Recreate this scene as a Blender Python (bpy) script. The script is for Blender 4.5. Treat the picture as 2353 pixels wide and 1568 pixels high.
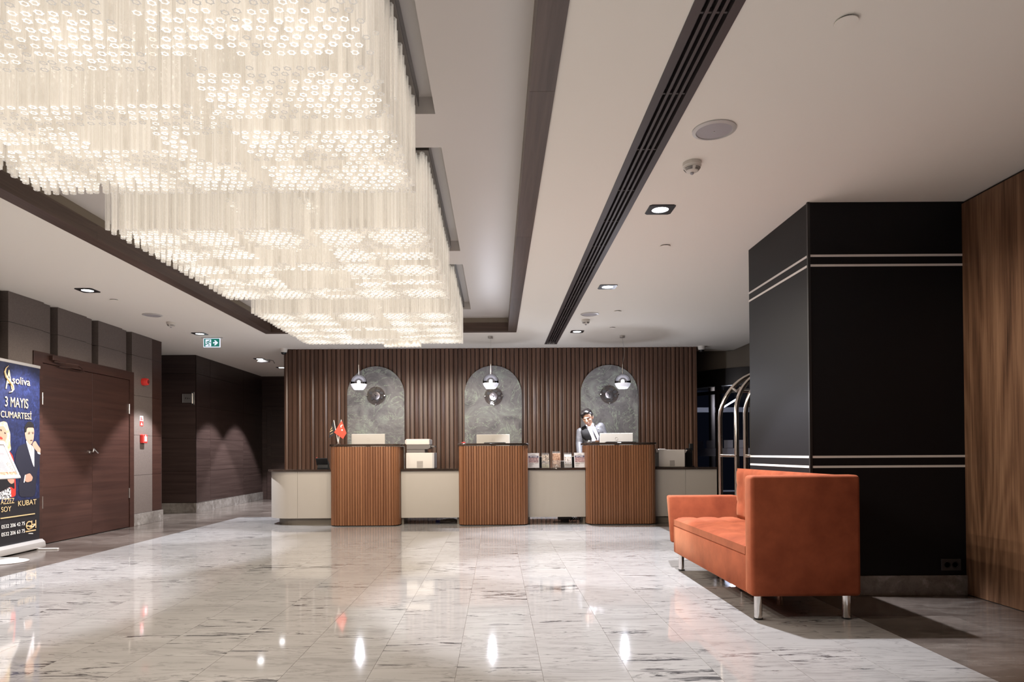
import bpy, bmesh, math, random
from mathutils import Vector, Matrix

# ------------------------------------------------------------------ scene, camera, world, exposure
R = math.radians
PI = math.pi
random.seed(11)
scene = bpy.context.scene
for o in list(bpy.data.objects):
    bpy.data.objects.remove(o)
COL = scene.collection

HC = 1.03            # camera height above the floor
ZC = 2.81            # ceiling height
FPX = 1550.0         # focal length in pixels of the 2353 wide frame
PITCH, ROLL = 0.6, -0.36

cam_data = bpy.data.cameras.new('camera')
cam = bpy.data.objects.new('camera', cam_data)
COL.objects.link(cam)
cam_data.sensor_width = 36.0
cam_data.lens = 36.0 * FPX / 2353.0
cam_data.shift_x = 34.5 / 2353.0
cam_data.shift_y = (257.0 - 16.2) / 2353.0
cam_data.clip_start = 0.05
CAM_R = Matrix.Rotation(R(90 + PITCH), 4, 'X') @ Matrix.Rotation(R(ROLL), 4, 'Z')
cam.matrix_world = Matrix.Translation((0, 0, HC)) @ CAM_R
scene.camera = cam

world = bpy.data.worlds.new('night')
scene.world = world
world.use_nodes = True
world.node_tree.nodes['Background'].inputs[0].default_value = (0.0030, 0.0036, 0.0062, 1)
world.node_tree.nodes['Background'].inputs[1].default_value = 1.0

vs = scene.view_settings
vs.view_transform = 'Standard'
vs.look = 'None'
vs.gamma = 1.0
vs.use_curve_mapping = False
vs.exposure = 0.80
cy = scene.cycles
cy.max_bounces = 5
cy.diffuse_bounces = 3
cy.glossy_bounces = 3
cy.transmission_bounces = 4
cy.transparent_max_bounces = 8
cy.caustics_reflective = False
cy.caustics_refractive = False
cy.sample_clamp_indirect = 4.0
cy.use_denoising = True
cy.use_adaptive_sampling = True
cy.adaptive_threshold = 0.03

SPOT_W = 400.0       # watts of one downlight
SPOT_C = (0.93, 0.94, 1.0)
CH_W = 1.2           # watts of one lamp inside a chandelier
CH_SPOT = 29.0      # watts of one added downward fill lamp under a chandelier
CH_C = (1.0, 0.89, 0.75)
ROD_GLOW = 0.165      # glow of the light-guiding glass rods
END_GLOW = 0.95       # glow of their lower ends


def ray(px, py):
    """direction of the photograph's pixel (2353 x 1568 frame)"""
    x = ((px - 1176.5) / 2353 + cam_data.shift_x) * 2353 / FPX
    y = (-(py - 784.0) / 2353 + cam_data.shift_y) * 2353 / FPX
    return (CAM_R.to_3x3() @ Vector((x, y, -1))).normalized()


def at(px, py, Y):
    d = ray(px, py)
    return Vector((0, 0, HC)) + d * (Y / d.y)


def atz(px, py, z):
    d = ray(px, py)
    return Vector((0, 0, HC)) + d * ((z - HC) / d.z)


def atx(px, py, X):
    d = ray(px, py)
    return Vector((0, 0, HC)) + d * (X / d.x)


# ------------------------------------------------------------------ mesh helpers
class MB:
    def __init__(s):
        s.v, s.f, s.m = [], [], []

    def add(s, verts, faces, mi=0):
        n = len(s.v)
        s.v += [tuple(p) for p in verts]
        s.f += [tuple(i + n for i in f) for f in faces]
        s.m += [mi] * len(faces)
        return s

    def box(s, x0, x1, y0, y1, z0, z1, mi=0):
        v = [(x0, y0, z0), (x1, y0, z0), (x1, y1, z0), (x0, y1, z0),
             (x0, y0, z1), (x1, y0, z1), (x1, y1, z1), (x0, y1, z1)]
        return s.add(v, [(3, 2, 1, 0), (4, 5, 6, 7), (0, 1, 5, 4), (1, 2, 6, 5), (2, 3, 7, 6), (3, 0, 4, 7)], mi)

    def prism(s, poly, a0, a1, axis='y', mi=0):
        """polygon extruded along an axis: 'y' takes (x,z), 'z' takes (x,y), 'x' takes (y,z)"""
        def P(p, a):
            return (p[0], a, p[1]) if axis == 'y' else (p[0], p[1], a) if axis == 'z' else (a, p[0], p[1])
        n = len(poly)
        v = [P(p, a0) for p in poly] + [P(p, a1) for p in poly]
        f = [tuple(range(n)), tuple(range(2 * n - 1, n - 1, -1))]
        f += [(i, i + n, (i + 1) % n + n, (i + 1) % n) for i in range(n)]
        return s.add(v, f, mi)

    def cyl(s, p0, p1, r0, r1=None, n=14, mi=0):
        return s.tube([p0, p1], [r0, r0 if r1 is None else r1], n, mi)

    def tube(s, pts, r, n=10, mi=0):
        pts = [Vector(p) for p in pts]
        rs = r if isinstance(r, (list, tuple)) else [r] * len(pts)
        up = None
        v, f = [], []
        for i, p in enumerate(pts):
            t = (pts[min(i + 1, len(pts) - 1)] - pts[max(i - 1, 0)]).normalized()
            if up is None:
                a = Vector((0, 0, 1)) if abs(t.z) < 0.9 else Vector((1, 0, 0))
                up = t.cross(a).normalized()
            up = (up - t * up.dot(t)).normalized()
            w = t.cross(up)
            v += [p + (up * math.cos(2 * PI * k / n) + w * math.sin(2 * PI * k / n)) * rs[i] for k in range(n)]
        for i in range(len(pts) - 1):
            for k in range(n):
                a, b = i * n + k, i * n + (k + 1) % n
                f.append((a, b, b + n, a + n))
        f.append(tuple(range(n - 1, -1, -1)))
        L = (len(pts) - 1) * n
        f.append(tuple(range(L, L + n)))
        return s.add(v, f, mi)

    def lathe(s, prof, c=(0, 0, 0), n=24, mi=0, axis='z', caps=True):
        """profile of (radius, height) turned around an axis through c"""
        v, f = [], []
        for r, h in prof:
            for k in range(n):
                a = 2 * PI * k / n
                x, y = r * math.cos(a), r * math.sin(a)
                q = (x, y, h) if axis == 'z' else (x, -h, y) if axis == '-y' else (h, x, y)
                v.append((q[0] + c[0], q[1] + c[1], q[2] + c[2]))
        for i in range(len(prof) - 1):
            for k in range(n):
                a, b = i * n + k, i * n + (k + 1) % n
                f.append((a, b, b + n, a + n))
        if caps and prof[0][0] > 1e-6:
            f.append(tuple(range(n - 1, -1, -1)))
        if caps and prof[-1][0] > 1e-6:
            L = (len(prof) - 1) * n
            f.append(tuple(range(L, L + n)))
        return s.add(v, f, mi)

    def ell(s, c, r, n=16, m=10, mi=0, M=None):
        v, f = [], []
        for i in range(m + 1):
            th = PI * i / m
            for k in range(n):
                a = 2 * PI * k / n
                p = Vector((r[0] * math.sin(th) * math.cos(a), r[1] * math.sin(th) * math.sin(a), r[2] * math.cos(th)))
                if M:
                    p = M @ p
                v.append(p + Vector(c))
        for i in range(m):
            for k in range(n):
                a, b = i * n + k, i * n + (k + 1) % n
                f.append((a, a + n, b + n, b))
        return s.add(v, f, mi)

    def xf(s, M):
        s.v = [tuple(M @ Vector(p)) for p in s.v]
        return s

    def mesh(s, name, mats, smooth=False, bevel=0.0, seg=2):
        me = bpy.data.meshes.new(name)
        me.from_pydata(s.v, [], s.f)
        if not isinstance(mats, (list, tuple)):
            mats = [mats]
        for m in mats:
            me.materials.append(m)
        me.polygons.foreach_set('material_index', s.m)
        bm = bmesh.new()
        bm.from_mesh(me)
        bmesh.ops.remove_doubles(bm, verts=bm.verts, dist=1e-6)
        bmesh.ops.recalc_face_normals(bm, faces=bm.faces)
        if bevel:
            es = [e for e in bm.edges if len(e.link_faces) == 2 and e.calc_face_angle(0) > 0.6]
            bmesh.ops.bevel(bm, geom=es, offset=bevel, segments=seg, profile=0.5, affect='EDGES', clamp_overlap=True)
        bm.to_mesh(me)
        bm.free()
        if smooth:
            sm = smooth if isinstance(smooth, float) else 0.6
            me.polygons.foreach_set('use_smooth', [True] * len(me.polygons))
            me.set_sharp_from_angle(angle=sm)
        return me

    def build(s, name, mats, parent=None, smooth=False, bevel=0.0, seg=2, loc=None):
        return link(name, s.mesh(name, mats, smooth, bevel, seg), parent, loc)


def link(name, data, parent=None, loc=None):
    o = bpy.data.objects.new(name, data)
    COL.objects.link(o)
    if parent:
        o.parent = parent
    if loc is not None:
        o.location = loc
    return o


def tag(o, label=None, cat=None, group=None, kind=None):
    if label:
        o['label'] = label
    if cat:
        o['category'] = cat
    if group:
        o['group'] = group
    if kind:
        o['kind'] = kind
    return o


def thing(name, label, cat, loc=(0, 0, 0), rz=0.0, group=None, kind=None):
    o = link(name, None, None, loc)
    o.rotation_euler = (0, 0, rz)
    return tag(o, label, cat, group, kind)


def copy_tree(o, parent=None):
    c = o.copy()
    COL.objects.link(c)
    c.parent = parent
    for ch in list(o.children):
        copy_tree(ch, c)
    return c


def text(body, mat, parent, M, w, h, name='lettering', depth=0.0006, shear=0.0):
    """flat lettering fitted to a box of w x h metres, lower left corner at the origin of M"""
    cu = bpy.data.curves.new('t', 'FONT')
    cu.body = body
    cu.extrude = 0.001
    cu.shear = shear
    ob = bpy.data.objects.new('t', cu)
    COL.objects.link(ob)
    dg = bpy.context.evaluated_depsgraph_get()
    me = bpy.data.meshes.new_from_object(ob.evaluated_get(dg))
    bpy.data.objects.remove(ob)
    xs = [v.co.x for v in me.vertices]
    ys = [v.co.y for v in me.vertices]
    x0, x1, y0, y1 = min(xs), max(xs), min(ys), max(ys)
    for v in me.vertices:
        v.co = M @ Vector(((v.co.x - x0) / (x1 - x0) * w, (v.co.y - y0) / (y1 - y0) * h, depth * (1 if v.co.z > 0 else 0)))
    me.materials.clear()
    me.materials.append(mat)
    return link(name, me, parent)


# ------------------------------------------------------------------ materials
def nodes(name):
    m = bpy.data.materials.new(name)
    m.use_nodes = True
    nt = m.node_tree
    return m, nt, nt.nodes['Principled BSDF'], nt.nodes['Material Output']


def pmat(name, col, rough=0.5, metal=0.0, spec=0.5, **k):
    m, nt, b, out = nodes(name)
    b.inputs['Base Color'].default_value = (*col, 1)
    b.inputs['Roughness'].default_value = rough
    b.inputs['Metallic'].default_value = metal
    b.inputs['Specular IOR Level'].default_value = spec
    for a, v in k.items():
        b.inputs[a.replace('_', ' ')].default_value = v
    return m


def emat(name, col, s, sampled=True):
    m, nt, b, out = nodes(name)
    b.inputs['Base Color'].default_value = (0, 0, 0, 1)
    b.inputs['Emission Color'].default_value = (*col, 1)
    b.inputs['Emission Strength'].default_value = s
    if not sampled:
        m.cycles.emission_sampling = 'NONE'
    return m


def N(nt, t, **k):
    n = nt.nodes.new(t)
    for a, v in k.items():
        if hasattr(n, a):
            setattr(n, a, v)
        else:
            n.inputs[a.replace('_', ' ')].default_value = v
    return n


def ramp(nt, stops):
    r = nt.nodes.new('ShaderNodeValToRGB')
    e = r.color_ramp.elements
    while len(e) < len(stops):
        e.new(0.5)
    for i, (p, c) in enumerate(stops):
        e[i].position = p
        e[i].color = (*c, 1) if len(c) == 3 else c
    return r


def coords(nt, scale, rnd=True, obj=False):
    """world position, shifted for every object at random, scaled"""
    g = nt.nodes.new('ShaderNodeTexCoord' if obj else 'ShaderNodeNewGeometry')
    src = g.outputs['Object' if obj else 'Position']
    if rnd:
        oi = nt.nodes.new('ShaderNodeObjectInfo')
        mu = N(nt, 'ShaderNodeVectorMath', operation='SCALE')
        mu.inputs[0].default_value = (31.7, 17.3, 23.9)
        nt.links.new(oi.outputs['Random'], mu.inputs['Scale'])
        ad = N(nt, 'ShaderNodeVectorMath', operation='ADD')
        nt.links.new(src, ad.inputs[0])
        nt.links.new(mu.outputs[0], ad.inputs[1])
        src = ad.outputs[0]
    mp = nt.nodes.new('ShaderNodeMapping')
    mp.inputs['Scale'].default_value = scale
    nt.links.new(src, mp.inputs['Vector'])
    return mp.outputs[0]


def wood(name, c0, c1, grain='z', f=18.0, rough=0.45, c2=None, spec=0.4, bump=0.06, along=0.7):
    m, nt, b, out = nodes(name)
    sc = {'x': (along, f, f), 'y': (f, along, f), 'z': (f, f, along)}[grain]
    v = coords(nt, sc)
    n1 = N(nt, 'ShaderNodeTexNoise', Scale=1.0, Detail=6.0, Roughness=0.62, Distortion=0.6)
    nt.links.new(v, n1.inputs['Vector'])
    r = ramp(nt, [(0.28, c0), (0.52, c2 or tuple((a + d) / 2 for a, d in zip(c0, c1))), (0.75, c1)])
    nt.links.new(n1.outputs[0], r.inputs[0])
    nt.links.new(r.outputs[0], b.inputs['Base Color'])
    bp = N(nt, 'ShaderNodeBump', Strength=bump, Distance=0.01)
    nt.links.new(n1.outputs[0], bp.inputs['Height'])
    nt.links.new(bp.outputs[0], b.inputs['Normal'])
    b.inputs['Roughness'].default_value = rough
    b.inputs['Specular IOR Level'].default_value = spec
    return m


def marble(name, base, base2, vein, sc, lo, hi, rough, rnd=True, fine=None, spec=0.5):
    """stretched veins over a clouded ground"""
    m, nt, b, out = nodes(name)
    v = coords(nt, sc, rnd)
    n1 = N(nt, 'ShaderNodeTexNoise', Scale=1.0, Detail=9.0, Roughness=0.68, Distortion=0.9)
    n2 = N(nt, 'ShaderNodeTexNoise', Scale=0.33, Detail=3.0, Roughness=0.5)
    n3 = N(nt, 'ShaderNodeTexNoise', Scale=2.6, Detail=6.0, Roughness=0.7, Distortion=0.4)
    for n in (n1, n2, n3):
        nt.links.new(v, n.inputs['Vector'])
    g = ramp(nt, [(0.35, base), (0.65, base2)])
    nt.links.new(n2.outputs[0], g.inputs[0])
    vr = ramp(nt, [(lo, (0, 0, 0)), (hi, (1, 1, 1))])
    nt.links.new(n1.outputs[0], vr.inputs[0])
    mx = N(nt, 'ShaderNodeMix', data_type='RGBA')
    nt.links.new(vr.outputs[0], mx.inputs['Factor'])
    nt.links.new(g.outputs[0], mx.inputs['A'])
    mx.inputs['B'].default_value = (*vein, 1)
    fr = ramp(nt, [(0.42, (1, 1, 1)), (0.72, fine or (0.72, 0.71, 0.71))])
    nt.links.new(n3.outputs[0], fr.inputs[0])
    m2 = N(nt, 'ShaderNodeMix', data_type='RGBA', blend_type='MULTIPLY')
    m2.inputs['Factor'].default_value = 1.0
    nt.links.new(mx.outputs['Result'], m2.inputs['A'])
    nt.links.new(fr.outputs[0], m2.inputs['B'])
    nt.links.new(m2.outputs['Result'], b.inputs['Base Color'])
    b.inputs['Roughness'].default_value = rough
    b.inputs['Specular IOR Level'].default_value = spec
    return m


def marble_floor(name, rough):
    """pale marble whose dark streaks gather in clusters and break at every tile"""
    m, nt, b, out = nodes(name)
    v = coords(nt, (3.4, 21, 6))
    n1 = N(nt, 'ShaderNodeTexNoise', Scale=1.0, Detail=10.0, Roughness=0.70, Distortion=1.3)
    v2 = coords(nt, (1.1, 3.2, 2))
    n2 = N(nt, 'ShaderNodeTexNoise', Scale=1.0, Detail=3.0, Roughness=0.55, Distortion=0.4)
    n4 = N(nt, 'ShaderNodeTexNoise', Scale=0.45, Detail=7.0, Roughness=0.62, Distortion=1.0)
    nt.links.new(v, n1.inputs['Vector'])
    nt.links.new(v2, n2.inputs['Vector'])
    nt.links.new(v, n4.inputs['Vector'])
    cl = N(nt, 'ShaderNodeMath', operation='MULTIPLY_ADD')
    cl.inputs[1].default_value = 0.55
    nt.links.new(n2.outputs[0], cl.inputs[0])
    nt.links.new(n1.outputs[0], cl.inputs[2])
    vr = ramp(nt, [(0.860, (0, 0, 0)), (0.945, (1, 1, 1))])
    nt.links.new(cl.outputs[0], vr.inputs[0])
    g = ramp(nt, [(0.3, FLOOR_A), (0.7, FLOOR_B)])
    nt.links.new(n2.outputs[0], g.inputs[0])
    ln = ramp(nt, [(0.470, (1, 1, 1)), (0.497, (0.78, 0.77, 0.775)), (0.503, (0.78, 0.77, 0.775)), (0.53, (1, 1, 1)), (0.60, (1, 1, 1)), (0.70, (0.80, 0.79, 0.79))])
    nt.links.new(n4.outputs[0], ln.inputs[0])
    mu = N(nt, 'ShaderNodeMix', data_type='RGBA', blend_type='MULTIPLY')
    mu.inputs['Factor'].default_value = 1.0
    nt.links.new(g.outputs[0], mu.inputs['A'])
    nt.links.new(ln.outputs[0], mu.inputs['B'])
    mx = N(nt, 'ShaderNodeMix', data_type='RGBA')
    nt.links.new(vr.outputs[0], mx.inputs['Factor'])
    nt.links.new(mu.outputs['Result'], mx.inputs['A'])
    mx.inputs['B'].default_value = (0.060, 0.058, 0.062, 1)
    nt.links.new(mx.outputs['Result'], b.inputs['Base Color'])
    b.inputs['Roughness'].default_value = rough
    b.inputs['Specular IOR Level'].default_value = 0.5
    return m


def glass(name, tint=(0.9, 0.92, 0.92), refl=0.12, rough=0.02, body=None, body_fac=0.0):
    """clear sheet: mostly let through, Fresnel reflection, optional milky body"""
    m, nt, b, out = nodes(name)
    nt.nodes.remove(b)
    tr = N(nt, 'ShaderNodeBsdfTransparent')
    tr.inputs[0].default_value = (*tint, 1)
    src = tr.outputs[0]
    if body:
        df = N(nt, 'ShaderNodeBsdfDiffuse')
        df.inputs[0].default_value = (*body, 1)
        mb = N(nt, 'ShaderNodeMixShader')
        mb.inputs[0].default_value = body_fac
        nt.links.new(src, mb.inputs[1])
        nt.links.new(df.outputs[0], mb.inputs[2])
        src = mb.outputs[0]
    gl = N(nt, 'ShaderNodeBsdfGlossy')
    gl.inputs['Roughness'].default_value = rough
    lw = N(nt, 'ShaderNodeLayerWeight', Blend=refl)
    mx = N(nt, 'ShaderNodeMixShader')
    nt.links.new(lw.outputs['Fresnel'], mx.inputs[0])
    nt.links.new(src, mx.inputs[1])
    nt.links.new(gl.outputs[0], mx.inputs[2])
    nt.links.new(mx.outputs[0], out.inputs[0])
    return m


def noisy(name, c0, c1, sc=3.0, rough=0.8, lo=0.35, hi=0.65, bump=0.0, detail=4.0, **k):
    m, nt, b, out = nodes(name)
    v = coords(nt, (sc, sc, sc), False)
    n = N(nt, 'ShaderNodeTexNoise', Scale=1.0, Detail=detail, Roughness=0.6)
    nt.links.new(v, n.inputs['Vector'])
    r = ramp(nt, [(lo, c0), (hi, c1)])
    nt.links.new(n.outputs[0], r.inputs[0])
    nt.links.new(r.outputs[0], b.inputs['Base Color'])
    b.inputs['Roughness'].default_value = rough
    if bump:
        bp = N(nt, 'ShaderNodeBump', Strength=bump, Distance=0.02)
        nt.links.new(n.outputs[0], bp.inputs['Height'])
        nt.links.new(bp.outputs[0], b.inputs['Normal'])
    for a, val in k.items():
        b.inputs[a.replace('_', ' ')].default_value = val
    return m


def cathedral(name, c0, c1, c2):
    """crown-cut veneer: contour lines of a stretched cloud plus fine pores, grain along z"""
    m, nt, b, out = nodes(name)
    v = coords(nt, (2.4, 2.4, 0.30))
    n1 = N(nt, 'ShaderNodeTexNoise', Scale=1.0, Detail=2.0, Roughness=0.45, Distortion=0.2)
    nt.links.new(v, n1.inputs['Vector'])
    mu = N(nt, 'ShaderNodeMath', operation='MULTIPLY')
    mu.inputs[1].default_value = 95.0
    nt.links.new(n1.outputs[0], mu.inputs[0])
    si = N(nt, 'ShaderNodeMath', operation='SINE')
    nt.links.new(mu.outputs[0], si.inputs[0])
    v2 = coords(nt, (70, 70, 1.6))
    n2 = N(nt, 'ShaderNodeTexNoise', Scale=1.0, Detail=5.0, Roughness=0.7)
    nt.links.new(v2, n2.inputs['Vector'])
    v3 = coords(nt, (5, 5, 0.5))
    n3 = N(nt, 'ShaderNodeTexNoise', Scale=1.0, Detail=4.0, Roughness=0.6)
    nt.links.new(v3, n3.inputs['Vector'])
    a = N(nt, 'ShaderNodeMath', operation='MULTIPLY_ADD')
    a.inputs[1].default_value = 0.085
    nt.links.new(si.outputs[0], a.inputs[0])
    nt.links.new(n2.outputs[0], a.inputs[2])
    a2 = N(nt, 'ShaderNodeMath', operation='ADD')
    nt.links.new(a.outputs[0], a2.inputs[0])
    nt.links.new(n3.outputs[0], a2.inputs[1])
    h = N(nt, 'ShaderNodeMath', operation='MULTIPLY')
    h.inputs[1].default_value = 0.5
    nt.links.new(a2.outputs[0], h.inputs[0])
    r = ramp(nt, [(0.33, c0), (0.48, c1), (0.64, c2)])
    nt.links.new(h.outputs[0], r.inputs[0])
    nt.links.new(r.outputs[0], b.inputs['Base Color'])
    b.inputs['Roughness'].default_value = 0.42
    b.inputs['Specular IOR Level'].default_value = 0.4
    return m


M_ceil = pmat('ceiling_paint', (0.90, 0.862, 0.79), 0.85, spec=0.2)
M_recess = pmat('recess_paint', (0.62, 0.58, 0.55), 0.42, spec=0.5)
M_olive = pmat('taupe_paint', (0.20, 0.165, 0.125), 0.7)
FLOOR_A, FLOOR_B = (0.282, 0.272, 0.267), (0.345, 0.334, 0.328)
M_marble = marble_floor('white_marble', 0.055)
M_brownstone = marble('brown_stone', (0.085, 0.068, 0.059), (0.16, 0.133, 0.117), (0.21, 0.185, 0.165), (2.2, 6, 6), 0.52, 0.80, 0.12, fine=(0.6, 0.58, 0.56))
M_skirt = marble('grey_stone', (0.17, 0.15, 0.135), (0.28, 0.255, 0.235), (0.42, 0.40, 0.38), (5, 5, 5), 0.55, 0.72, 0.2, fine=(0.6, 0.58, 0.56))
M_emperador = marble('dark_marble', (0.020, 0.014, 0.011), (0.05, 0.035, 0.028), (0.50, 0.45, 0.40), (5, 9, 9), 0.64, 0.68, 0.08)
M_grout = pmat('grout', (0.30, 0.28, 0.265), 0.6)
M_trim = wood('trim_wood', (0.050, 0.030, 0.022), (0.115, 0.075, 0.058), 'y', 26, 0.4, along=0.9)
M_trimx = wood('trim_wood_cross', (0.050, 0.030, 0.022), (0.115, 0.075, 0.058), 'x', 26, 0.4, along=0.9)
M_slat = wood('walnut_slat', (0.048, 0.022, 0.013), (0.155, 0.083, 0.053), 'z', 14, 0.38, along=0.25)
M_slatback = pmat('slat_backing', (0.022, 0.010, 0.006), 0.6)
M_desk = wood('desk_slat', (0.118, 0.044, 0.019), (0.28, 0.128, 0.062), 'z', 16, 0.36, along=0.3)
M_deskcore = pmat('desk_core', (0.055, 0.018, 0.007), 0.6)
M_walnut = cathedral('walnut_veneer', (0.050, 0.023, 0.012), (0.165, 0.083, 0.046), (0.29, 0.162, 0.094))
M_doorwood = wood('door_veneer', (0.030, 0.013, 0.010), (0.058, 0.026, 0.019), 'y', 20, 0.38, along=0.6)
M_taupe = noisy('taupe_laminate', (0.112, 0.088, 0.077), (0.138, 0.110, 0.096), 60, 0.55)
M_darkwood = wood('dark_veneer', (0.026, 0.015, 0.013), (0.055, 0.035, 0.030), 'x', 22, 0.38, along=0.6)
M_darkwood_y = wood('dark_veneer_side', (0.026, 0.015, 0.013), (0.055, 0.035, 0.030), 'y', 22, 0.38, along=0.6)
M_slot = pmat('slot_black', (0.010, 0.007, 0.006), 0.6)
M_black = pmat('matt_black', (0.006, 0.006, 0.0075), 0.45, spec=0.2)
M_blackpl = pmat('black_plastic', (0.012, 0.012, 0.013), 0.35)
M_line = pmat('pale_inlay', (0.74, 0.70, 0.67), 0.4)
M_chrome = pmat('chrome', (0.80, 0.78, 0.76), 0.10, 1.0)
M_steel = pmat('satin_steel', (0.55, 0.53, 0.51), 0.28, 1.0)
M_white = pmat('white_plastic', (0.56, 0.54, 0.52), 0.4)
M_alu = pmat('aluminium', (0.66, 0.64, 0.63), 0.35, 0.6)
M_lamp = emat('lamp_lens', (0.94, 0.95, 1.0), 14.0, False)
M_vent = pmat('vent_bronze', (0.055, 0.045, 0.045), 0.45)

# ------------------------------------------------------------------ floor
XW0, XW1 = -4.228, 2.22          # white marble field
YW1 = 11.06
floor = MB().box(-9, 9, -4.2, 18, -0.15, -0.0012).build('floor', M_brownstone)
tag(floor, 'polished floor of veined white marble tiles with a brown stone border', 'floor', kind='structure')
MB().box(XW0, XW1, -4.0, -0.9, -0.0012, 0.0).build('marble_slab', M_marble, floor)
TW = (XW1 - XW0) / 16
_tm = {}


def tile(name, x0, x1, y0, y1, mat, g=0.0008):
    k = (name, round(x1 - x0, 3), round(y1 - y0, 3))
    if k not in _tm:
        a, b = (x1 - x0) / 2 - g, (y1 - y0) / 2 - g
        _tm[k] = MB().box(-a, a, -b, b, -0.012, 0.0).mesh(name, mat)
    return link(name, _tm[k], floor, ((x0 + x1) / 2, (y0 + y1) / 2, 0))


for i in range(16):
    y = YW1 + (0.0 if i % 2 else -0.4)
    if not i % 2:
        tile('marble_tile', XW0 + i * TW, XW0 + (i + 1) * TW, y, YW1, M_marble)
    while y > -0.9 + 0.01:
        y0 = max(y - 0.8, -0.9)
        tile('marble_tile', XW0 + i * TW, XW0 + (i + 1) * TW, y0, y, M_marble)
        y = y0


def brown(xs, y0, y1, d=0.6):
    for a, b in zip(xs[:-1], xs[1:]):
        y = y0
        while y < y1 - 0.05:
            tile('border_tile', a, b, y, min(y + d, y1), M_brownstone)
            y += d


brown([-5.36, -4.79, XW0], 2.4, YW1)
brown([-5.36, -4.76, -4.16, -3.56], YW1, 15.4)
brown([-6.56, -5.96, -5.36], 10.6, 12.0)
brown([XW1, 2.82, 3.42], 2.4, 9.6)
brown([3.42, 4.02, 4.62, 5.22], 6.0, 12.0)

# ------------------------------------------------------------------ ceiling with recess and slots
RX0, RX1, RY1 = -3.27, 0.171, 9.79     # recess opening
VX0, VX1, VY1 = 0.79, 0.99, 11.04      # air slot
T = 0.10
m = MB()
m.box(-9, RX0 - 0.06, -4.2, 16.5, ZC, ZC + T)
m.box(RX0 - 0.06, RX1 + 0.06, RY1 + 0.06, 11.84, ZC, ZC + T)
m.box(RX0 - 0.06, -3.4, 11.84, 16.5, ZC, ZC + T)
m.box(RX0 - 0.06, RX1 + 0.06, -4.2, -1.5, ZC, ZC + T)
m.box(RX1 + 0.06, VX0 + 0.02, -4.2, 11.84, ZC, ZC + T)
m.box(VX0 + 0.02, VX1 - 0.02, VY1 - 0.02, 11.84, ZC, ZC + T)
m.box(VX0 + 0.02, VX1 - 0.02, -4.2, -2.0, ZC, ZC + T)
m.box(VX1 - 0.02, 4.07, -4.2, 11.84, ZC, ZC + T)
ceiling = m.build('ceiling', M_ceil)
tag(ceiling, 'warm white plaster ceiling with a long recess around the chandeliers', 'ceiling', kind='structure')
m = MB()
m.box(4.07, 9, 4.6, 18, ZC + 0.35, ZC + 0.45)
m.box(4.07, 4.17, 4.6, 11.94, ZC, ZC + 0.35)
m.box(3.3, 4.17, 11.84, 11.94, ZC, ZC + 0.35)
m.box(3.3, 4.17, 11.94, 18, ZC + 0.35, ZC + 0.45)
m.build('entrance_ceiling', M_ceil, ceiling)

ZR = ZC + 0.185
HX0, HX1 = -2.70, -0.345
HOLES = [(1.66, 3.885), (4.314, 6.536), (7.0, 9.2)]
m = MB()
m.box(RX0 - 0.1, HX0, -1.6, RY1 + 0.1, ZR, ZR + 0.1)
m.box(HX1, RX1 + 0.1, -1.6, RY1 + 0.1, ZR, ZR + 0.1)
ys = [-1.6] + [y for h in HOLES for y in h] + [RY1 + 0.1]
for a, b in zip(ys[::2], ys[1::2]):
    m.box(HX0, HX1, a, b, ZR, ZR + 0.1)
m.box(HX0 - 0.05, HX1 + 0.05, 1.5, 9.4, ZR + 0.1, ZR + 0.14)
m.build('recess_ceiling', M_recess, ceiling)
m = MB()
z0 = ZC + 0.115
for a in ((RX0 - 0.1, RX0 - 0.004, -1.6, RY1 + 0.1), (RX1 + 0.004, RX1 + 0.1, -1.6, RY1 + 0.1), (RX0, RX1, RY1 + 0.004, RY1 + 0.1), (RX0, RX1, -1.6, -1.504)):
    m.box(*a, z0, ZR)
m.build('recess_side', M_olive, ceiling)

# brown boards around the recess, proud of the ceiling by a few millimetres
W = 0.125
zb = ZC - 0.008
t1 = thing('trim_1', 'dark brown wooden frame along the left side of the ceiling recess', 'trim', kind='structure')
t2 = thing('trim_2', 'dark brown wooden frame along the right side of the ceiling recess', 'trim', kind='structure')
t3 = thing('trim_3', 'short dark brown wooden frame across the far end of the ceiling recess', 'trim', kind='structure')


def board(par, x0, x1, x2, y0, y1):
    """L-shaped board: a flat underside x0..x1 with an upstand at the inner edge"""
    s = 1 if x1 > x0 else -1
    poly = [(x0, zb), (x1, zb), (x1, z0), (x1 - s * 0.018, z0), (x1 - s * 0.018, ZC + 0.012 - 0.012), (x0, ZC)]
    MB().prism(poly, y0 + 0.001, y1 - 0.001, 'y').build('board', M_trim, par)


for a, b in ((-1.5, 1.06), (1.06, 3.29), (3.29, 5.52), (5.52, 7.75), (7.75, RY1)):
    board(t1, RX0 - W, RX0, 0, a, b)
    board(t2, RX1 + W, RX1, 0, a, b)
for a, b in ((RX0 - W, -1.9), (-1.9, RX1 + W)):
    y1 = RY1
    MB().prism([(y1 + W, zb), (y1, zb), (y1, z0), (y1 + 0.018, z0), (y1 + 0.018, ZC), (y1 + W, ZC)], a + 0.001, b - 0.001, 'x').build('board', M_trimx, t3)

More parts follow.
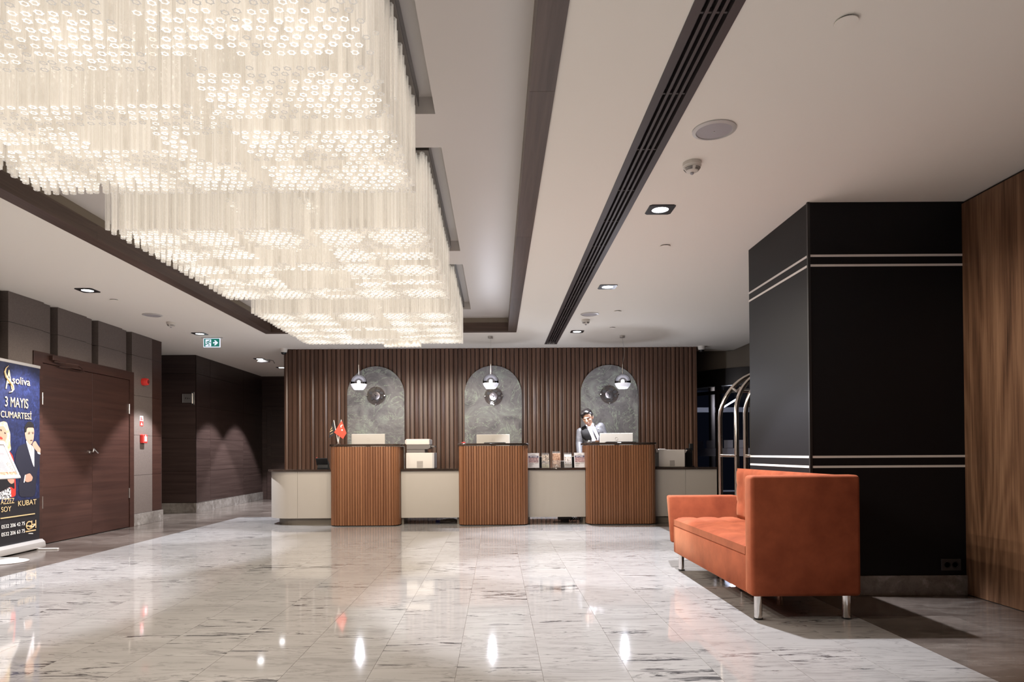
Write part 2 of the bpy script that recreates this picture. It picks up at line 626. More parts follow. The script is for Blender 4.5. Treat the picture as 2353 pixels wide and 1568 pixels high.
# linear air vent
v = thing('ceiling_vent', 'long black linear air vent with four slots in the white ceiling', 'vent', (0, 0, ZC))
y0, y1 = -1.98, VY1
MB().box(VX0, VX0 + 0.042, y0, y1, -0.006, 0.03).build('side_rail', M_vent, v)
MB().box(VX1 - 0.042, VX1, y0, y1, -0.006, 0.03).build('side_rail', M_vent, v)
MB().box(VX0 + 0.03, VX1 - 0.03, y0, y1, 0.085, 0.098).build('duct_back', M_slot, v)
MB().box(VX0 + 0.02, VX0 + 0.03, y0, y1, 0.0, 0.098).box(VX1 - 0.03, VX1 - 0.02, y0, y1, 0.0, 0.098).build('duct_side', M_slot, v)
for k in range(3):
    x = VX0 + 0.042 + 0.0185 + k * 0.0325
    MB().prism([(x, -0.004), (x + 0.014, -0.004), (x + 0.010, 0.035), (x + 0.004, 0.035)], y0, y1, 'y').build('blade', M_vent, v)
MB().box(VX0, VX1, y1 - 0.012, y1, -0.006, 0.03).build('end_cap', M_vent, v)
y = 2.1
while y < y1 - 0.2:
    MB().box(VX0 + 0.04, VX1 - 0.04, y, y + 0.012, 0.006, 0.026).build('clip', M_vent, v)
    y += 0.62

# ------------------------------------------------------------------ downlights
def ring_plate(h, r, t, n=32):
    """square plate with a round opening"""
    vs_, f = [], []
    for k in range(n):
        a = 2 * PI * (k + 0.5) / n
        c, s = math.cos(a), math.sin(a)
        q = h / max(abs(c), abs(s))
        for z in (0, -t):
            vs_ += [(q * c, q * s, z), (r * c, r * s, z)]
    for k in range(n):
        a, b = 4 * k, 4 * ((k + 1) % n)
        f += [(a + 2, b + 2, b + 3, a + 3), (a, a + 1, b + 1, b), (a, b, b + 2, a + 2), (a + 1, a + 3, b + 3, b + 1)]
    return MB().add(vs_, f)


_dl = (ring_plate(0.095, 0.060, 0.007).mesh('bezel', M_blackpl),
       MB().lathe([(0.0, -0.003), (0.059, -0.003), (0.060, 0.0)], n=24).mesh('lens', M_lamp, True))


def downlight(x, y, label, group):
    d = thing('downlight', label, 'downlight', (x, y, ZC), 0, group)
    link('bezel', _dl[0], d)
    link('lens', _dl[1], d)
    ld = bpy.data.lights.new('downlight_beam', 'SPOT')
    ld.energy = SPOT_W
    ld.color = SPOT_C
    ld.spot_size = R(80)
    ld.spot_blend = 0.22
    ld.shadow_soft_size = 0.035
    link('downlight_beam', ld, d, (0, 0, -0.045))
    return d


g1, g2 = 'downlights right of the air vent', 'downlights above the left wall'
for (px, py), lab in (((1517, 481), 'square black downlight with lit lens, nearest of those right of the air vent'),
                      ((1396, 659), 'square black downlight with lit lens, second of those right of the air vent'),
                      ((1326, 762), 'small square downlight right of the far end of the air vent, near the wood wall')):
    p = atz(px, py, ZC)
    downlight(p.x, p.y, lab, g1)
for (px, py), lab in (((201, 667), 'square black downlight in the ceiling above the brown double door'),
                      ((459, 767), 'square black downlight just above the green exit sign'),
                      ((597, 825), 'square downlight beside the white emergency lamp in the corridor'),
                      ((647, 845), 'downlight half hidden by the left edge of the slatted wood wall')):
    p = atz(px, py, ZC)
    downlight(p.x, p.y, lab, g2)
downlight(1.19, 0.1, 'added unseen downlight almost above the viewpoint', g1)  # added out of view so its bounce brightens the ceiling
downlight(1.19, -2.3, 'added unseen downlight behind the viewpoint on the right', g1)  # added out of view as extra light from the rear
downlight(-4.4, 4.6, 'added unseen downlight left of the nearest chandelier', g2)  # carries the left row on out of view, added for light
downlight(-4.4, 1.95, 'added unseen downlight beside the viewpoint on the left', g2)  # another lamp added out of view for extra light

# ------------------------------------------------------------------ chandeliers
def rod_material():
    m_, nt, b, out = nodes('glass_rod')
    nt.nodes.remove(b)
    tr = N(nt, 'ShaderNodeBsdfTransparent')
    tr.inputs[0].default_value = (0.97, 0.955, 0.93, 1)
    tl = N(nt, 'ShaderNodeBsdfTranslucent')
    tl.inputs[0].default_value = (0.92, 0.88, 0.82, 1)
    gl = N(nt, 'ShaderNodeBsdfGlossy')
    gl.inputs['Roughness'].default_value = 0.10
    gl.inputs[0].default_value = (0.9, 0.88, 0.86, 1)
    em = N(nt, 'ShaderNodeEmission')
    em.inputs[0].default_value = (1.0, 0.93, 0.84, 1)
    oi = N(nt, 'ShaderNodeObjectInfo')
    at_ = N(nt, 'ShaderNodeAttribute', attribute_name='rod')
    sm = N(nt, 'ShaderNodeMath', operation='ADD')
    nt.links.new(oi.outputs['Random'], sm.inputs[0])
    nt.links.new(at_.outputs['Fac'], sm.inputs[1])
    fr = N(nt, 'ShaderNodeMath', operation='FRACT')
    nt.links.new(sm.outputs[0], fr.inputs[0])
    es = N(nt, 'ShaderNodeMapRange', To_Min=0.72 * ROD_GLOW, To_Max=1.28 * ROD_GLOW)
    nt.links.new(fr.outputs[0], es.inputs[0])
    nt.links.new(es.outputs[0], em.inputs[1])
    lw = N(nt, 'ShaderNodeLayerWeight', Blend=0.35)
    fc = N(nt, 'ShaderNodeMapRange', To_Min=0.28, To_Max=0.95)
    nt.links.new(lw.outputs['Facing'], fc.inputs[0])
    m1 = N(nt, 'ShaderNodeMixShader')
    m1.inputs[0].default_value = 0.45
    nt.links.new(tl.outputs[0], m1.inputs[1])
    nt.links.new(gl.outputs[0], m1.inputs[2])
    ad = N(nt, 'ShaderNodeAddShader')
    nt.links.new(m1.outputs[0], ad.inputs[0])
    nt.links.new(em.outputs[0], ad.inputs[1])
    m2 = N(nt, 'ShaderNodeMixShader')
    nt.links.new(fc.outputs[0], m2.inputs[0])
    nt.links.new(tr.outputs[0], m2.inputs[1])
    nt.links.new(ad.outputs[0], m2.inputs[2])
    nt.links.new(m2.outputs[0], out.inputs[0])
    m_.cycles.emission_sampling = 'NONE'
    return m_


M_rod = rod_material()


def end_material():
    m_ = emat('rod_end', (1.0, 0.95, 0.87), END_GLOW, False)
    nt = m_.node_tree
    b = nt.nodes['Principled BSDF']
    b.inputs['Base Color'].default_value = (0.6, 0.57, 0.52, 1)
    at_ = N(nt, 'ShaderNodeAttribute', attribute_name='led')
    es = N(nt, 'ShaderNodeMapRange', To_Min=0.20 * END_GLOW, To_Max=1.7 * END_GLOW)
    nt.links.new(at_.outputs['Fac'], es.inputs[0])
    nt.links.new(es.outputs[0], b.inputs['Emission Strength'])
    return m_


M_end = end_material()
M_plate = pmat('canopy_steel', (0.10, 0.09, 0.085), 0.3, 0.8)


def rod_geo(L):
    """six-pointed hollow glass rod hanging from z = 0"""
    v, f, mi = [], [], []
    n = 12
    for z in (0, -L):
        for k in range(n):
            a = 2 * PI * k / n
            r = 0.0165 if k % 2 == 0 else 0.0128
            v.append((r * math.cos(a), r * math.sin(a), z))
    for z in (-L, -L + 0.06):
        for k in range(6):
            a = 2 * PI * k / 6
            v.append((0.0095 * math.cos(a), 0.0095 * math.sin(a), z))
    for k in range(n):
        f.append((k, k + n, (k + 1) % n + n, (k + 1) % n))
        mi.append(0)
    for k in range(6):
        a, b, c = n + 2 * k, n + 2 * k + 1, n + (2 * k + 2) % n
        i0, i1 = 2 * n + k, 2 * n + (k + 1) % 6
        f += [(a, i0, b), (b, i0, i1), (b, i1, c), (i0, i0 + 6, i1 + 6, i1)]
        mi += [1, 1, 1, 0]
    return v, f, mi


LONG = 0.495
SHORT_A = [(0.600, 0.648, -1, 0.93, 0.20), (0.648, 2, 0.350, 0.395, 0.13), (0.648, 2, 0.596, 0.635, 0.13), (0.12, 0.60, 0.41, 0.52, 0.20),
           (0.30, 0.47, 0.61, 0.727, 0.20), (0.648, 0.85, 0.80, 0.83, 0.08), (0.12, 0.16, -1, 0.41, 0.16), (-1, 0.20, 0.70, 0.735, 0.08), (0.52, 0.60, 0.66, 0.80, 0.14)]
SHORT_B = [(0.362, 0.402, -1, 0.33, 0.20), (0.604, 0.648, -1, 0.38, 0.20), (0.40, 0.62, 0.21, 0.38, 0.20), (0.13, 0.40, 0.33, 0.42, 0.16),
           (0.45, 0.48, 0.38, 0.50, 0.15), (0.34, 0.64, 0.50, 0.78, 0.20), (0.757, 2, 0.23, 0.265, 0.10), (0.757, 2, 0.36, 0.43, 0.13),
           (0.757, 2, 0.586, 0.65, 0.13), (0.757, 2, 0.74, 0.78, 0.10), (0.47, 0.60, 0.85, 0.92, 0.20), (0.64, 0.757, 0.64, 0.70, 0.15),
           (0.08, 0.30, 0.55, 0.62, 0.10), (-1, 0.20, 0.72, 0.76, 0.08)]


def rod_len(u, v, k):
    for a, b, c, d, s in (SHORT_A if k == 0 else SHORT_B):
        if a <= u < b and c <= v < d:
            return round(LONG - s, 3)
    if k == 2 and 0.50 < u < 0.74 and v > 0.86:
        return LONG + 0.045
    return LONG


def led_glow(u, v):
    """light each rod guides down from the grid of LEDs in the canopy, in four steps"""
    du, dv = (u * 5) % 1 - 0.5, (v * 5) % 1 - 0.5
    d = math.hypot(du, dv)
    return round(4 * max(0.0, min(1.0, 1.25 - d / 0.42))) / 4


CHX = -1.507
for k, (yc, lab) in enumerate(((2.78, 'nearest block of hanging clear glass rods, cut by the top of the photo'),
                               (5.425, 'middle one of three blocks of hanging glass rods'),
                               (8.085, 'farthest and smallest looking block of hanging glass rods, next to the wood wall'))):
    zt = HC + 1.975
    ch = thing('rod_chandelier', lab, 'chandelier', (CHX, yc, zt), 0, 'glass rod chandeliers in the ceiling recess')
    MB().box(-1.075, 1.075, -1.045, 1.045, 0.0, 0.085).build('canopy', M_plate, ch, bevel=0.004)
    rods = []
    nx, ny = 45, 44
    for j in range(ny):
        for i in range(nx):
            x = -1.045 + 2.09 * (i + (0.25 if j % 2 else -0.25) + 0.25) / (nx - 0.5) + random.uniform(-.0068, .0068)
            y = -1.015 + 2.03 * j / (ny - 1) + random.uniform(-.0068, .0068)
            L = rod_len((x + 1.045) / 2.09, (y + 1.015) / 2.03, k)
            q = Vector((x + CHX, y + yc, zt - L - HC))
            py = 1041 - FPX * q.z / q.y
            px = 1142 + FPX * q.x / q.y
            seen = py > 0 and px > 0
            rods.append((0 if seen else 1, q.length, x, y, L, led_glow((x + 1.045) / 2.09, (y + 1.015) / 2.03)))
    rods.sort()
    shared = {}
    for n_, (s, d, x, y, L, gl_) in enumerate(rods[:300]):
        if (L, gl_) not in shared:
            v_, f_, mi_ = rod_geo(L)
            b_ = MB()
            b_.v, b_.f, b_.m = v_, f_, mi_
            me_ = b_.mesh('glass_rod', [M_rod, M_end])
            me_.attributes.new('led', 'FLOAT', 'POINT').data.foreach_set('value', [gl_] * len(me_.vertices))
            shared[(L, gl_)] = me_
        o = link('glass_rod', shared[(L, gl_)], ch, (x, y, 0))
        o.rotation_euler = (0, 0, random.uniform(0, 1))
    V, F, MI, A, G = [], [], [], [], []
    for s, d, x, y, L, gl_ in rods[300:]:
        v_, f_, mi_ = rod_geo(L)
        n0 = len(V)
        a = random.uniform(0, 1)
        ca, sa = math.cos(a), math.sin(a)
        V += [(x + p[0] * ca - p[1] * sa, y + p[0] * sa + p[1] * ca, p[2]) for p in v_]
        F += [tuple(i + n0 for i in f) for f in f_]
        MI += mi_
        A += [random.random()] * len(v_)
        G += [gl_] * len(v_)
    me = bpy.data.meshes.new('glass_rods')
    me.from_pydata(V, [], F)
    me.materials.append(M_rod)
    me.materials.append(M_end)
    me.polygons.foreach_set('material_index', MI)
    me.attributes.new('rod', 'FLOAT', 'POINT').data.foreach_set('value', A)
    me.attributes.new('led', 'FLOAT', 'POINT').data.foreach_set('value', G)
    tag(link('glass_rods', me, ch), kind='stuff')
    for u, v_ in ((0.2, 0.28), (0.5, 0.28), (0.8, 0.28), (0.2, 0.72), (0.5, 0.72), (0.8, 0.72)):
        ld = bpy.data.lights.new('chandelier_fill_lamp', 'SPOT')  # added lamps throwing light down into the room, sparing the rods
        ld.energy = CH_SPOT
        ld.color = CH_C
        ld.spot_size = R(180)
        ld.spot_blend = 0.15
        ld.shadow_soft_size = 0.012
        link('chandelier_fill_lamp', ld, ch, (-1.045 + 2.09 * u, -1.015 + 2.03 * v_, -0.50))

# ------------------------------------------------------------------ left wall: panels, slots, double door
XL = -5.27
wl = MB().box(XL - 0.35, XL - 0.075, -4.2, 10.58, 0, ZC).build('wall_left', M_slot)
tag(wl, 'dark left wall of taupe laminate panels with black vertical slots', 'wall', kind='structure')
JZ = [0.174, 0.736, 1.32, 1.90, 2.48, ZC]
DY0, DY1, DZ = 7.63, 9.74, 2.225       # outer door frame


def panel_rows(y0, y1, x, mat, par, zmin=0.174):
    for a, b in zip(JZ[:-1], JZ[1:]):
        a = max(a, zmin)
        if b - a > 0.03:
            MB().box(XL - 0.076, x, y0, y1, a + 0.002, b - 0.002).build('panel', mat, par)


s = 0.815
for k in range(-3, 4):
    y = 7.25 + k * s + 0.005 * k
    for a, b, x in ((y, y + 0.57, XL + 0.015), (y + 0.57, y + 0.725, XL - 0.015)):
        b = min(b, 10.31)
        if b <= DY0 or a >= DY1 - 0.06:
            panel_rows(a, b, x, M_taupe, wl)
        elif a < DY0 - 0.05:
            panel_rows(a, DY0, x, M_taupe, wl)
            MB().box(XL - 0.076, x, DY0, b, DZ, 2.478).build('panel', M_taupe, wl)
            MB().box(XL - 0.076, x, DY0, b, 2.482, ZC - 0.002).build('panel', M_taupe, wl)
        else:
            MB().box(XL - 0.076, x, a, b, DZ, 2.478).build('panel', M_taupe, wl)
            MB().box(XL - 0.076, x, a, b, 2.482, ZC - 0.002).build('panel', M_taupe, wl)
panel_rows(10.312, 10.58, XL, M_doorwood, wl)
MB().box(XL - 0.075, XL - 0.02, -4.2, 4.8, 0, ZC).build('plain_panel', M_taupe, wl)
MB().box(XL - 0.35, XL, 10.58, 10.60, 0, ZC).build('end_panel', M_darkwood, wl)
bl = MB().box(XL - 0.07, XL + 0.025, DY1 + 0.01, 10.60, 0, 0.172).box(XL - 0.07, XL + 0.025, 4.8, DY0 - 0.01, 0, 0.172).build('baseboard_left', M_skirt, bevel=0.003)
tag(bl, 'grey stone skirting along the left wall on both sides of the double door', 'baseboard', kind='structure')

# double door
d1 = thing('door_1', 'closed dark brown wooden double door with overhead closers in the left wall', 'door', (XL, 0, 0), kind='structure')
m = MB()
m.box(-0.07, 0.03, DY0, DY0 + 0.15, 0, DZ)
m.box(-0.07, 0.03, DY1 - 0.11, DY1, 0, DZ)
m.box(-0.07, 0.03, DY0 + 0.15, DY1 - 0.11, 2.105, DZ)
m.build('frame', M_doorwood, d1, bevel=0.002)
ym = 8.755
for a, b in ((DY0 + 0.154, ym - 0.002), (ym + 0.002, DY1 - 0.114)):
    MB().box(-0.06, 0.018, a, b, 0.008, 2.10).build('door_leaf', M_doorwood, d1, bevel=0.002)
h = MB()
h.lathe([(0.0, 0.0), (0.026, 0.0), (0.026, 0.012), (0.010, 0.016), (0.010, 0.05)], (0.018, ym - 0.07, 1.075), 16, axis='x')
h.tube([(0.066, ym - 0.07, 1.075), (0.070, ym - 0.066, 1.082), (0.075, ym - 0.06, 1.115)], 0.009)
h.tube([(0.075, ym - 0.075, 1.125), (0.072, ym + 0.03, 1.062)], 0.010)
h.build('handle', M_chrome, d1, smooth=True)
for y, z in ((DY1 - 0.118, 0.42), (DY1 - 0.118, 1.62), (DY0 + 0.152, 0.42), (DY0 + 0.152, 1.62)):
    MB().cyl((0.024, y, z), (0.024, y, z + 0.14), 0.010).build('hinge', M_steel, d1, smooth=True)
for y, sgn in ((DY0 + 0.28, 1),):
    c = MB().box(0.03, 0.075, y - 0.02, y + 0.22, 2.15, 2.205).build('closer_body', M_doorwood, d1, bevel=0.004)
    MB().tube([(0.055, y + 0.03, 2.14), (0.20, y + 0.24, 2.125), (0.06, y + 0.56, 2.12)], 0.010, 8).build('closer_arm', M_doorwood, c)
    MB().tube([(0.055, y + 0.60, 2.09), (0.16, y + 0.36, 2.095), (0.055, y + 0.12, 2.09)], 0.008, 8).build('closer_arm', M_doorwood, c)

# ------------------------------------------------------------------ passage and corridor
YP = 12.0
XC, YE = -5.36, 15.4
wp = MB().box(-9, XC - 0.02, YP + 0.02, YP + 0.3, 0, ZC).build('wall_passage', M_slot)
tag(wp, 'narrow dark veneer wall facing the lobby behind the left wall', 'wall', kind='structure')
wc = MB().box(XC - 0.3, XC - 0.02, YP + 0.02, YE + 0.3, 0, ZC).build('wall_corridor', M_slot)
tag(wc, 'dark veneer side wall of the corridor with two light scallops', 'wall', kind='structure')
for a, b in zip(JZ[:-1], JZ[1:]):
    MB().box(-7.2, XC, YP, YP + 0.02, a + 0.002, b - 0.002).build('panel', M_darkwood, wp)
    for y0, y1 in ((YP, 12.61), (12.612, 14.25), (14.252, YE)):
        MB().box(XC - 0.02, XC, y0 + 0.001, y1 - 0.001, a + 0.002, b - 0.002).build('panel', M_darkwood_y, wc)
bp = MB().box(-7.2, XC + 0.015, YP - 0.015, YP + 0.02, 0, 0.172).box(XC - 0.02, XC + 0.015, YP - 0.015, YE, 0, 0.172).build('baseboard_corridor', M_skirt, bevel=0.003)
tag(bp, 'grey stone skirting running round the dark corridor wall', 'baseboard', kind='structure')
we = MB().box(XC - 0.3, -3.3, YE, YE + 0.2, 0, ZC).build('wall_corridor_end', M_darkwood)
tag(we, 'dark end wall of the corridor', 'wall', kind='structure')
d2 = thing('door_2', 'dark panelled door at the far end of the corridor', 'door', (-4.62, YE, 0), kind='structure')
MB().box(-0.62, -0.53, -0.03, 0.0, 0, 2.10).box(0.53, 0.62, -0.03, 0.0, 0, 2.10).box(-0.53, 0.53, -0.03, 0.0, 2.01, 2.10).build('frame', M_darkwood, d2, bevel=0.003)
MB().box(-0.53, 0.53, -0.015, 0.0, 0.0, 2.01).build('door_leaf', M_darkwood, d2)
MB().box(-0.08, 0.08, -0.02, -0.012, 0.2, 1.75).build('glass_strip', M_blackpl, d2)
MB().tube([(0.42, -0.06, 0.95), (0.42, -0.06, 1.25)], 0.01).build('handle', M_steel, d2)

# ------------------------------------------------------------------ back wall of walnut slats
YB = 11.45
SX0, SX1 = -3.612, 3.405
wb = MB().box(SX0, SX1, YB, YB + 0.38, 0, ZC).build('wall_back', M_slatback)
tag(wb, 'back wall clad in vertical walnut slats behind the reception desks', 'wall', kind='structure')
MB().box(SX0, SX0 + 0.02, YB + 0.38, YE, 0, ZC).build('return_wall', M_darkwood_y, wb)
MB().box(SX1 - 0.05, SX1, YB + 0.38, 13.4, 0, ZC + 0.4).build('return_wall', M_darkwood_y, wb)
sp = 0.0738
ns = int(round((SX1 - SX0) / sp))
sp = (SX1 - SX0) / ns
me_a = MB().prism([(-0.034, 0.0), (-0.030, -0.020), (-0.012, -0.024), (0.026, -0.024), (0.033, 0.0)], 0, ZC - 0.001, 'z').mesh('slat', M_slat)
me_b = MB().prism([(-0.034, 0.0), (-0.020, -0.020), (0.004, -0.026), (0.030, -0.015), (0.033, 0.0)], 0, ZC - 0.001, 'z').mesh('slat', M_slat)
for i in range(ns):
    link('slat', me_a if i % 3 else me_b, wb, (SX0 + sp * (i + 0.5), YB, 0))

# ------------------------------------------------------------------ black column and walnut wall on the right
CX, CY0, CY1, WX = 2.235, 4.81, 5.95, 3.335
col = MB().box(CX, WX + 0.3, CY0, CY1, 0, ZC).build('column', M_black, bevel=0.004)
tag(col, 'large matt black square column with two pairs of pale lines', 'column', kind='structure')
for z in (2.425, 2.355, 0.986, 0.915):
    MB().box(CX - 0.003, CX + 0.002, CY0 - 0.003, CY1, z - 0.008, z + 0.008).box(CX - 0.003, WX, CY0 - 0.003, CY0 + 0.002, z - 0.008, z + 0.008).build('pale_line', M_line, col)
MB().box(CX - 0.006, CX + 0.012, CY0 - 0.006, CY0 + 0.012, 0.14, ZC).build('corner_strip', M_blackpl, col)
br = MB().box(CX - 0.014, WX, CY0 - 0.014, CY0, 0, 0.139).box(CX - 0.014, CX, CY0, CY1, 0, 0.139).build('baseboard_column', M_skirt, bevel=0.002)
tag(br, 'brown grey stone skirting round the foot of the black column', 'baseboard', kind='structure')
p = at(2184, 1298, CY0)
so = thing('wall_socket', 'black double wall socket low on the black column', 'socket', (p.x, CY0, p.z))
MB().box(-0.07, 0.07, -0.010, 0.0, -0.041, 0.041).build('frame', pmat('socket_grey', (0.045, 0.042, 0.042), 0.35), so, bevel=0.003)
for x in (-0.028, 0.028):
    MB().lathe([(0.0, 0.010), (0.018, 0.010), (0.020, 0.0125), (0.024, 0.0125), (0.024, 0.0)], (x, 0, 0), 16, axis='-y').build('outlet', M_blackpl, so)
wr = MB().box(WX + 0.02, WX + 0.3, -4.2, CY0, 0, ZC).build('wall_right', M_slot)
tag(wr, 'walnut veneer wall with vertical grain at the right edge', 'wall', kind='structure')
for y0, y1 in ((CY0 - 1.22, CY0), (CY0 - 2.44, CY0 - 1.222), (CY0 - 3.66, CY0 - 2.442), (CY0 - 4.88, CY0 - 3.662), (-4.2, CY0 - 4.882)):
    MB().box(WX, WX + 0.02, y0 + 0.001, y1 - 0.001, 0.004, ZC - 0.02).build('panel', M_walnut, wr)
wk = MB().box(-5.6, WX + 0.3, -4.3, -4.2, 0, ZC).build('wall_rear', M_taupe)
tag(wk, 'taupe wall closing the lobby behind the viewpoint', 'wall', kind='structure')

# ------------------------------------------------------------------ reception desks
YD = 9.56
DESKS = [(-1.887, 'walnut slatted reception desk carrying the two small flags'),
         (-0.055, 'walnut slatted reception desk in the middle, with the red stapler'),
         (1.770, 'walnut slatted reception desk where the man in the suit stands')]
M_grey = pmat('beige_laminate', (0.37, 0.335, 0.295), 0.55)
M_plinth = pmat('plinth_taupe', (0.17, 0.145, 0.115), 0.5)
M_shelf = pmat('work_surface', (0.16, 0.12, 0.095), 0.5)


def rounded(hw, d, r, n=8):
    """footprint with two rounded front corners, front at y = 0"""
    p = [(-hw, d)]
    for k in range(n + 1):
        a = PI + (PI / 2) * k / n
        p.append((-hw + r + r * math.cos(a), r + r * math.sin(a)))
    for k in range(n + 1):
        a = 1.5 * PI + (PI / 2) * k / n
        p.append((hw - r + r * math.cos(a), r + r * math.sin(a)))
    p.append((hw, d))
    return p


def along(poly, step):
    """points and directions at even steps along an open path"""
    seg = [(Vector(a), Vector(b)) for a, b in zip(poly[:-1], poly[1:])]
    tot = sum((b - a).length for a, b in seg)
    n = int(tot / step)
    step = tot / n
    out, acc, need = [], 0.0, step / 2
    for a, b in seg:
        L = (b - a).length
        while need <= acc + L + 1e-9 and len(out) < n:
            d = (b - a).normalized()
            out.append((a + d * (need - acc), d))
            need += step
        acc += L
    return out


HD = 1.165
desk0 = thing('reception_desk', DESKS[0][1], 'desk', (DESKS[0][0], YD, 0), 0, 'reception desks')
MB().prism(rounded(0.478, 0.54, 0.118), 0.012, HD - 0.035, 'z').build('core', M_deskcore, desk0)
MB().prism(rounded(0.455, 0.53, 0.11), 0.0, 0.012, 'z').build('foot', M_slot, desk0)
MB().prism(rounded(0.515, 0.575, 0.15), HD - 0.028, HD, 'z').xf(Matrix.Translation((0, -0.022, 0))).build('desk_top', M_emperador, desk0, bevel=0.004)
me_s = MB().prism([(-0.0165, 0.006), (-0.0165, -0.006), (-0.011, -0.013), (0.011, -0.013), (0.0165, -0.006), (0.0165, 0.006)], 0.014, HD - 0.036, 'z').mesh('slat', M_desk)
for p, d in along(rounded(0.482, 0.54, 0.122), 0.0365):
    o = link('slat', me_s, desk0, (p.x, p.y, 0))
    o.rotation_euler = (0, 0, math.atan2(d.y, d.x))
for x, lab in DESKS[1:]:
    c = copy_tree(desk0)
    c.location = (x, YD, 0)
    tag(c, lab)

for (x, _l), lab in zip(DESKS, ('low dark work table behind the desk with the flags', 'low dark work table behind the middle desk', 'low dark work table behind the desk beside the man')):
    t = thing('work_table', lab, 'table', (x, YD, 0), 0, 'work tables behind the reception desks')
    MB().box(-0.44, 0.44, 0.575, 0.84, 0.70, 0.73).build('table_top', M_shelf, t)
    for sx in (-0.44, 0.41):
        MB().box(sx, sx + 0.03, 0.575, 0.84, 0.0, 0.70).build('side_panel', M_shelf, t)

# low counters between and beside the desks
ZT = 0.805
YF = 9.74


def counter(name, label, x0, x1, left_r=0.0, joint=None, plinth=True):
    t = thing(name, label, 'counter', ((x0 + x1) / 2, YF, 0), 0, 'low beige counters')
    w = (x1 - x0) / 2
    path = []
    if left_r:
        path.append((-w, 0.55))
        for k in range(13):
            a = PI + (PI / 2) * k / 12
            path.append((-w + left_r + left_r * math.cos(a), left_r + left_r * math.sin(a)))
    else:
        path.append((-w, 0.0))
    segs = []
    if joint is not None:
        segs = [path + [(joint - 0.0015, 0.0)], [(joint + 0.0015, 0.0), (w, 0.0)]]
    else:
        segs = [path + [(w, 0.0)]]
    for s_ in segs:
        inner = [(x + (0.02 if left_r and x < -w + left_r else 0), y + 0.02) for x, y in s_]
        poly = s_ + inner[::-1]
        MB().prism(poly, 0.10, ZT - 0.03, 'z').build('front_panel', M_grey, t, smooth=0.5)
    top = [(x - 0.035 if left_r and x < -w + left_r - 0.02 else x, y - (0.03 if y < 0.3 else 0)) for x, y in path] + [(w, -0.03), (w, 0.58), (path[0][0], 0.58)]
    MB().prism(top, ZT - 0.028, ZT, 'z').build('counter_top', M_emperador, t, bevel=0.003)
    if plinth:
        if left_r:
            r2 = left_r - 0.02
            pp = [(-w + 0.10, 0.5)] + [(-w + 0.10 + r2 + r2 * math.cos(PI + PI / 2 * k / 8), 0.07 + r2 + r2 * math.sin(PI + PI / 2 * k / 8)) for k in range(9)] + [(w, 0.07), (w, 0.5)]
        else:
            pp = [(-w, 0.05), (w, 0.05), (w, 0.5), (-w, 0.5)]
        MB().prism(pp, 0, 0.10, 'z').build('plinth', M_plinth, t)
    else:
        for sx in (-w, w - 0.03):
            MB().box(sx, sx + 0.03, 0.05, 0.5, 0.0, ZT - 0.03).build('side_support', M_plinth, t)
    return t


counter('low_counter', 'low beige counter with a rounded left end at the far left of the reception', -3.36, -2.386, 0.36, -0.01)
counter('low_counter', 'low beige counter under the tall white printer', -1.388, -0.554, plinth=False)
counter('low_counter', 'low beige counter holding the five brochure stands', 0.442, 1.271, plinth=False)
counter('low_counter', 'low beige counter right of the desks, partly hidden by the sofa', 2.27, 3.17, joint=0.0)
# right end of the last counter
# ------------------------------------------------------------------ stone arches, clocks
def stone():
    m_, nt, b, out = nodes('green_slate')
    v_ = coords(nt, (2.2, 2.2, 2.2))
    n1 = N(nt, 'ShaderNodeTexNoise', Scale=1.0, Detail=10.0, Roughness=0.62, Distortion=1.6)
    n2 = N(nt, 'ShaderNodeTexNoise', Scale=0.8, Detail=5.0, Roughness=0.6, Distortion=2.5)
    n3 = N(nt, 'ShaderNodeTexNoise', Scale=7.0, Detail=8.0, Roughness=0.65)
    for n_ in (n1, n2, n3):
        nt.links.new(v_, n_.inputs['Vector'])
    r1 = ramp(nt, [(0.30, (0.075, 0.070, 0.070)), (0.50, (0.165, 0.152, 0.148)), (0.72, (0.24, 0.265, 0.225))])
    nt.links.new(n1.outputs[0], r1.inputs[0])
    r2 = ramp(nt, [(0.485, (0, 0, 0)), (0.50, (1, 1, 1)), (0.515, (0, 0, 0))])
    nt.links.new(n2.outputs[0], r2.inputs[0])
    mu = N(nt, 'ShaderNodeMath', operation='MULTIPLY')
    mu.inputs[1].default_value = 0.55
    nt.links.new(r2.outputs[0], mu.inputs[0])
    mx = N(nt, 'ShaderNodeMix', data_type='RGBA')
    nt.links.new(mu.outputs[0], mx.inputs['Factor'])
    nt.links.new(r1.outputs[0], mx.inputs['A'])
    mx.inputs['B'].default_value = (0.38, 0.47, 0.33, 1)
    nt.links.new(mx.outputs['Result'], b.inputs['Base Color'])
    bp_ = N(nt, 'ShaderNodeBump', Strength=0.35, Distance=0.02)
    ad_ = N(nt, 'ShaderNodeMath', operation='ADD')
    nt.links.new(n1.outputs[0], ad_.inputs[0])
    nt.links.new(n3.outputs[0], ad_.inputs[1])
    nt.links.new(ad_.outputs[0], bp_.inputs['Height'])
    nt.links.new(bp_.outputs[0], b.inputs['Normal'])
    b.inputs['Roughness'].default_value = 0.5
    return m_


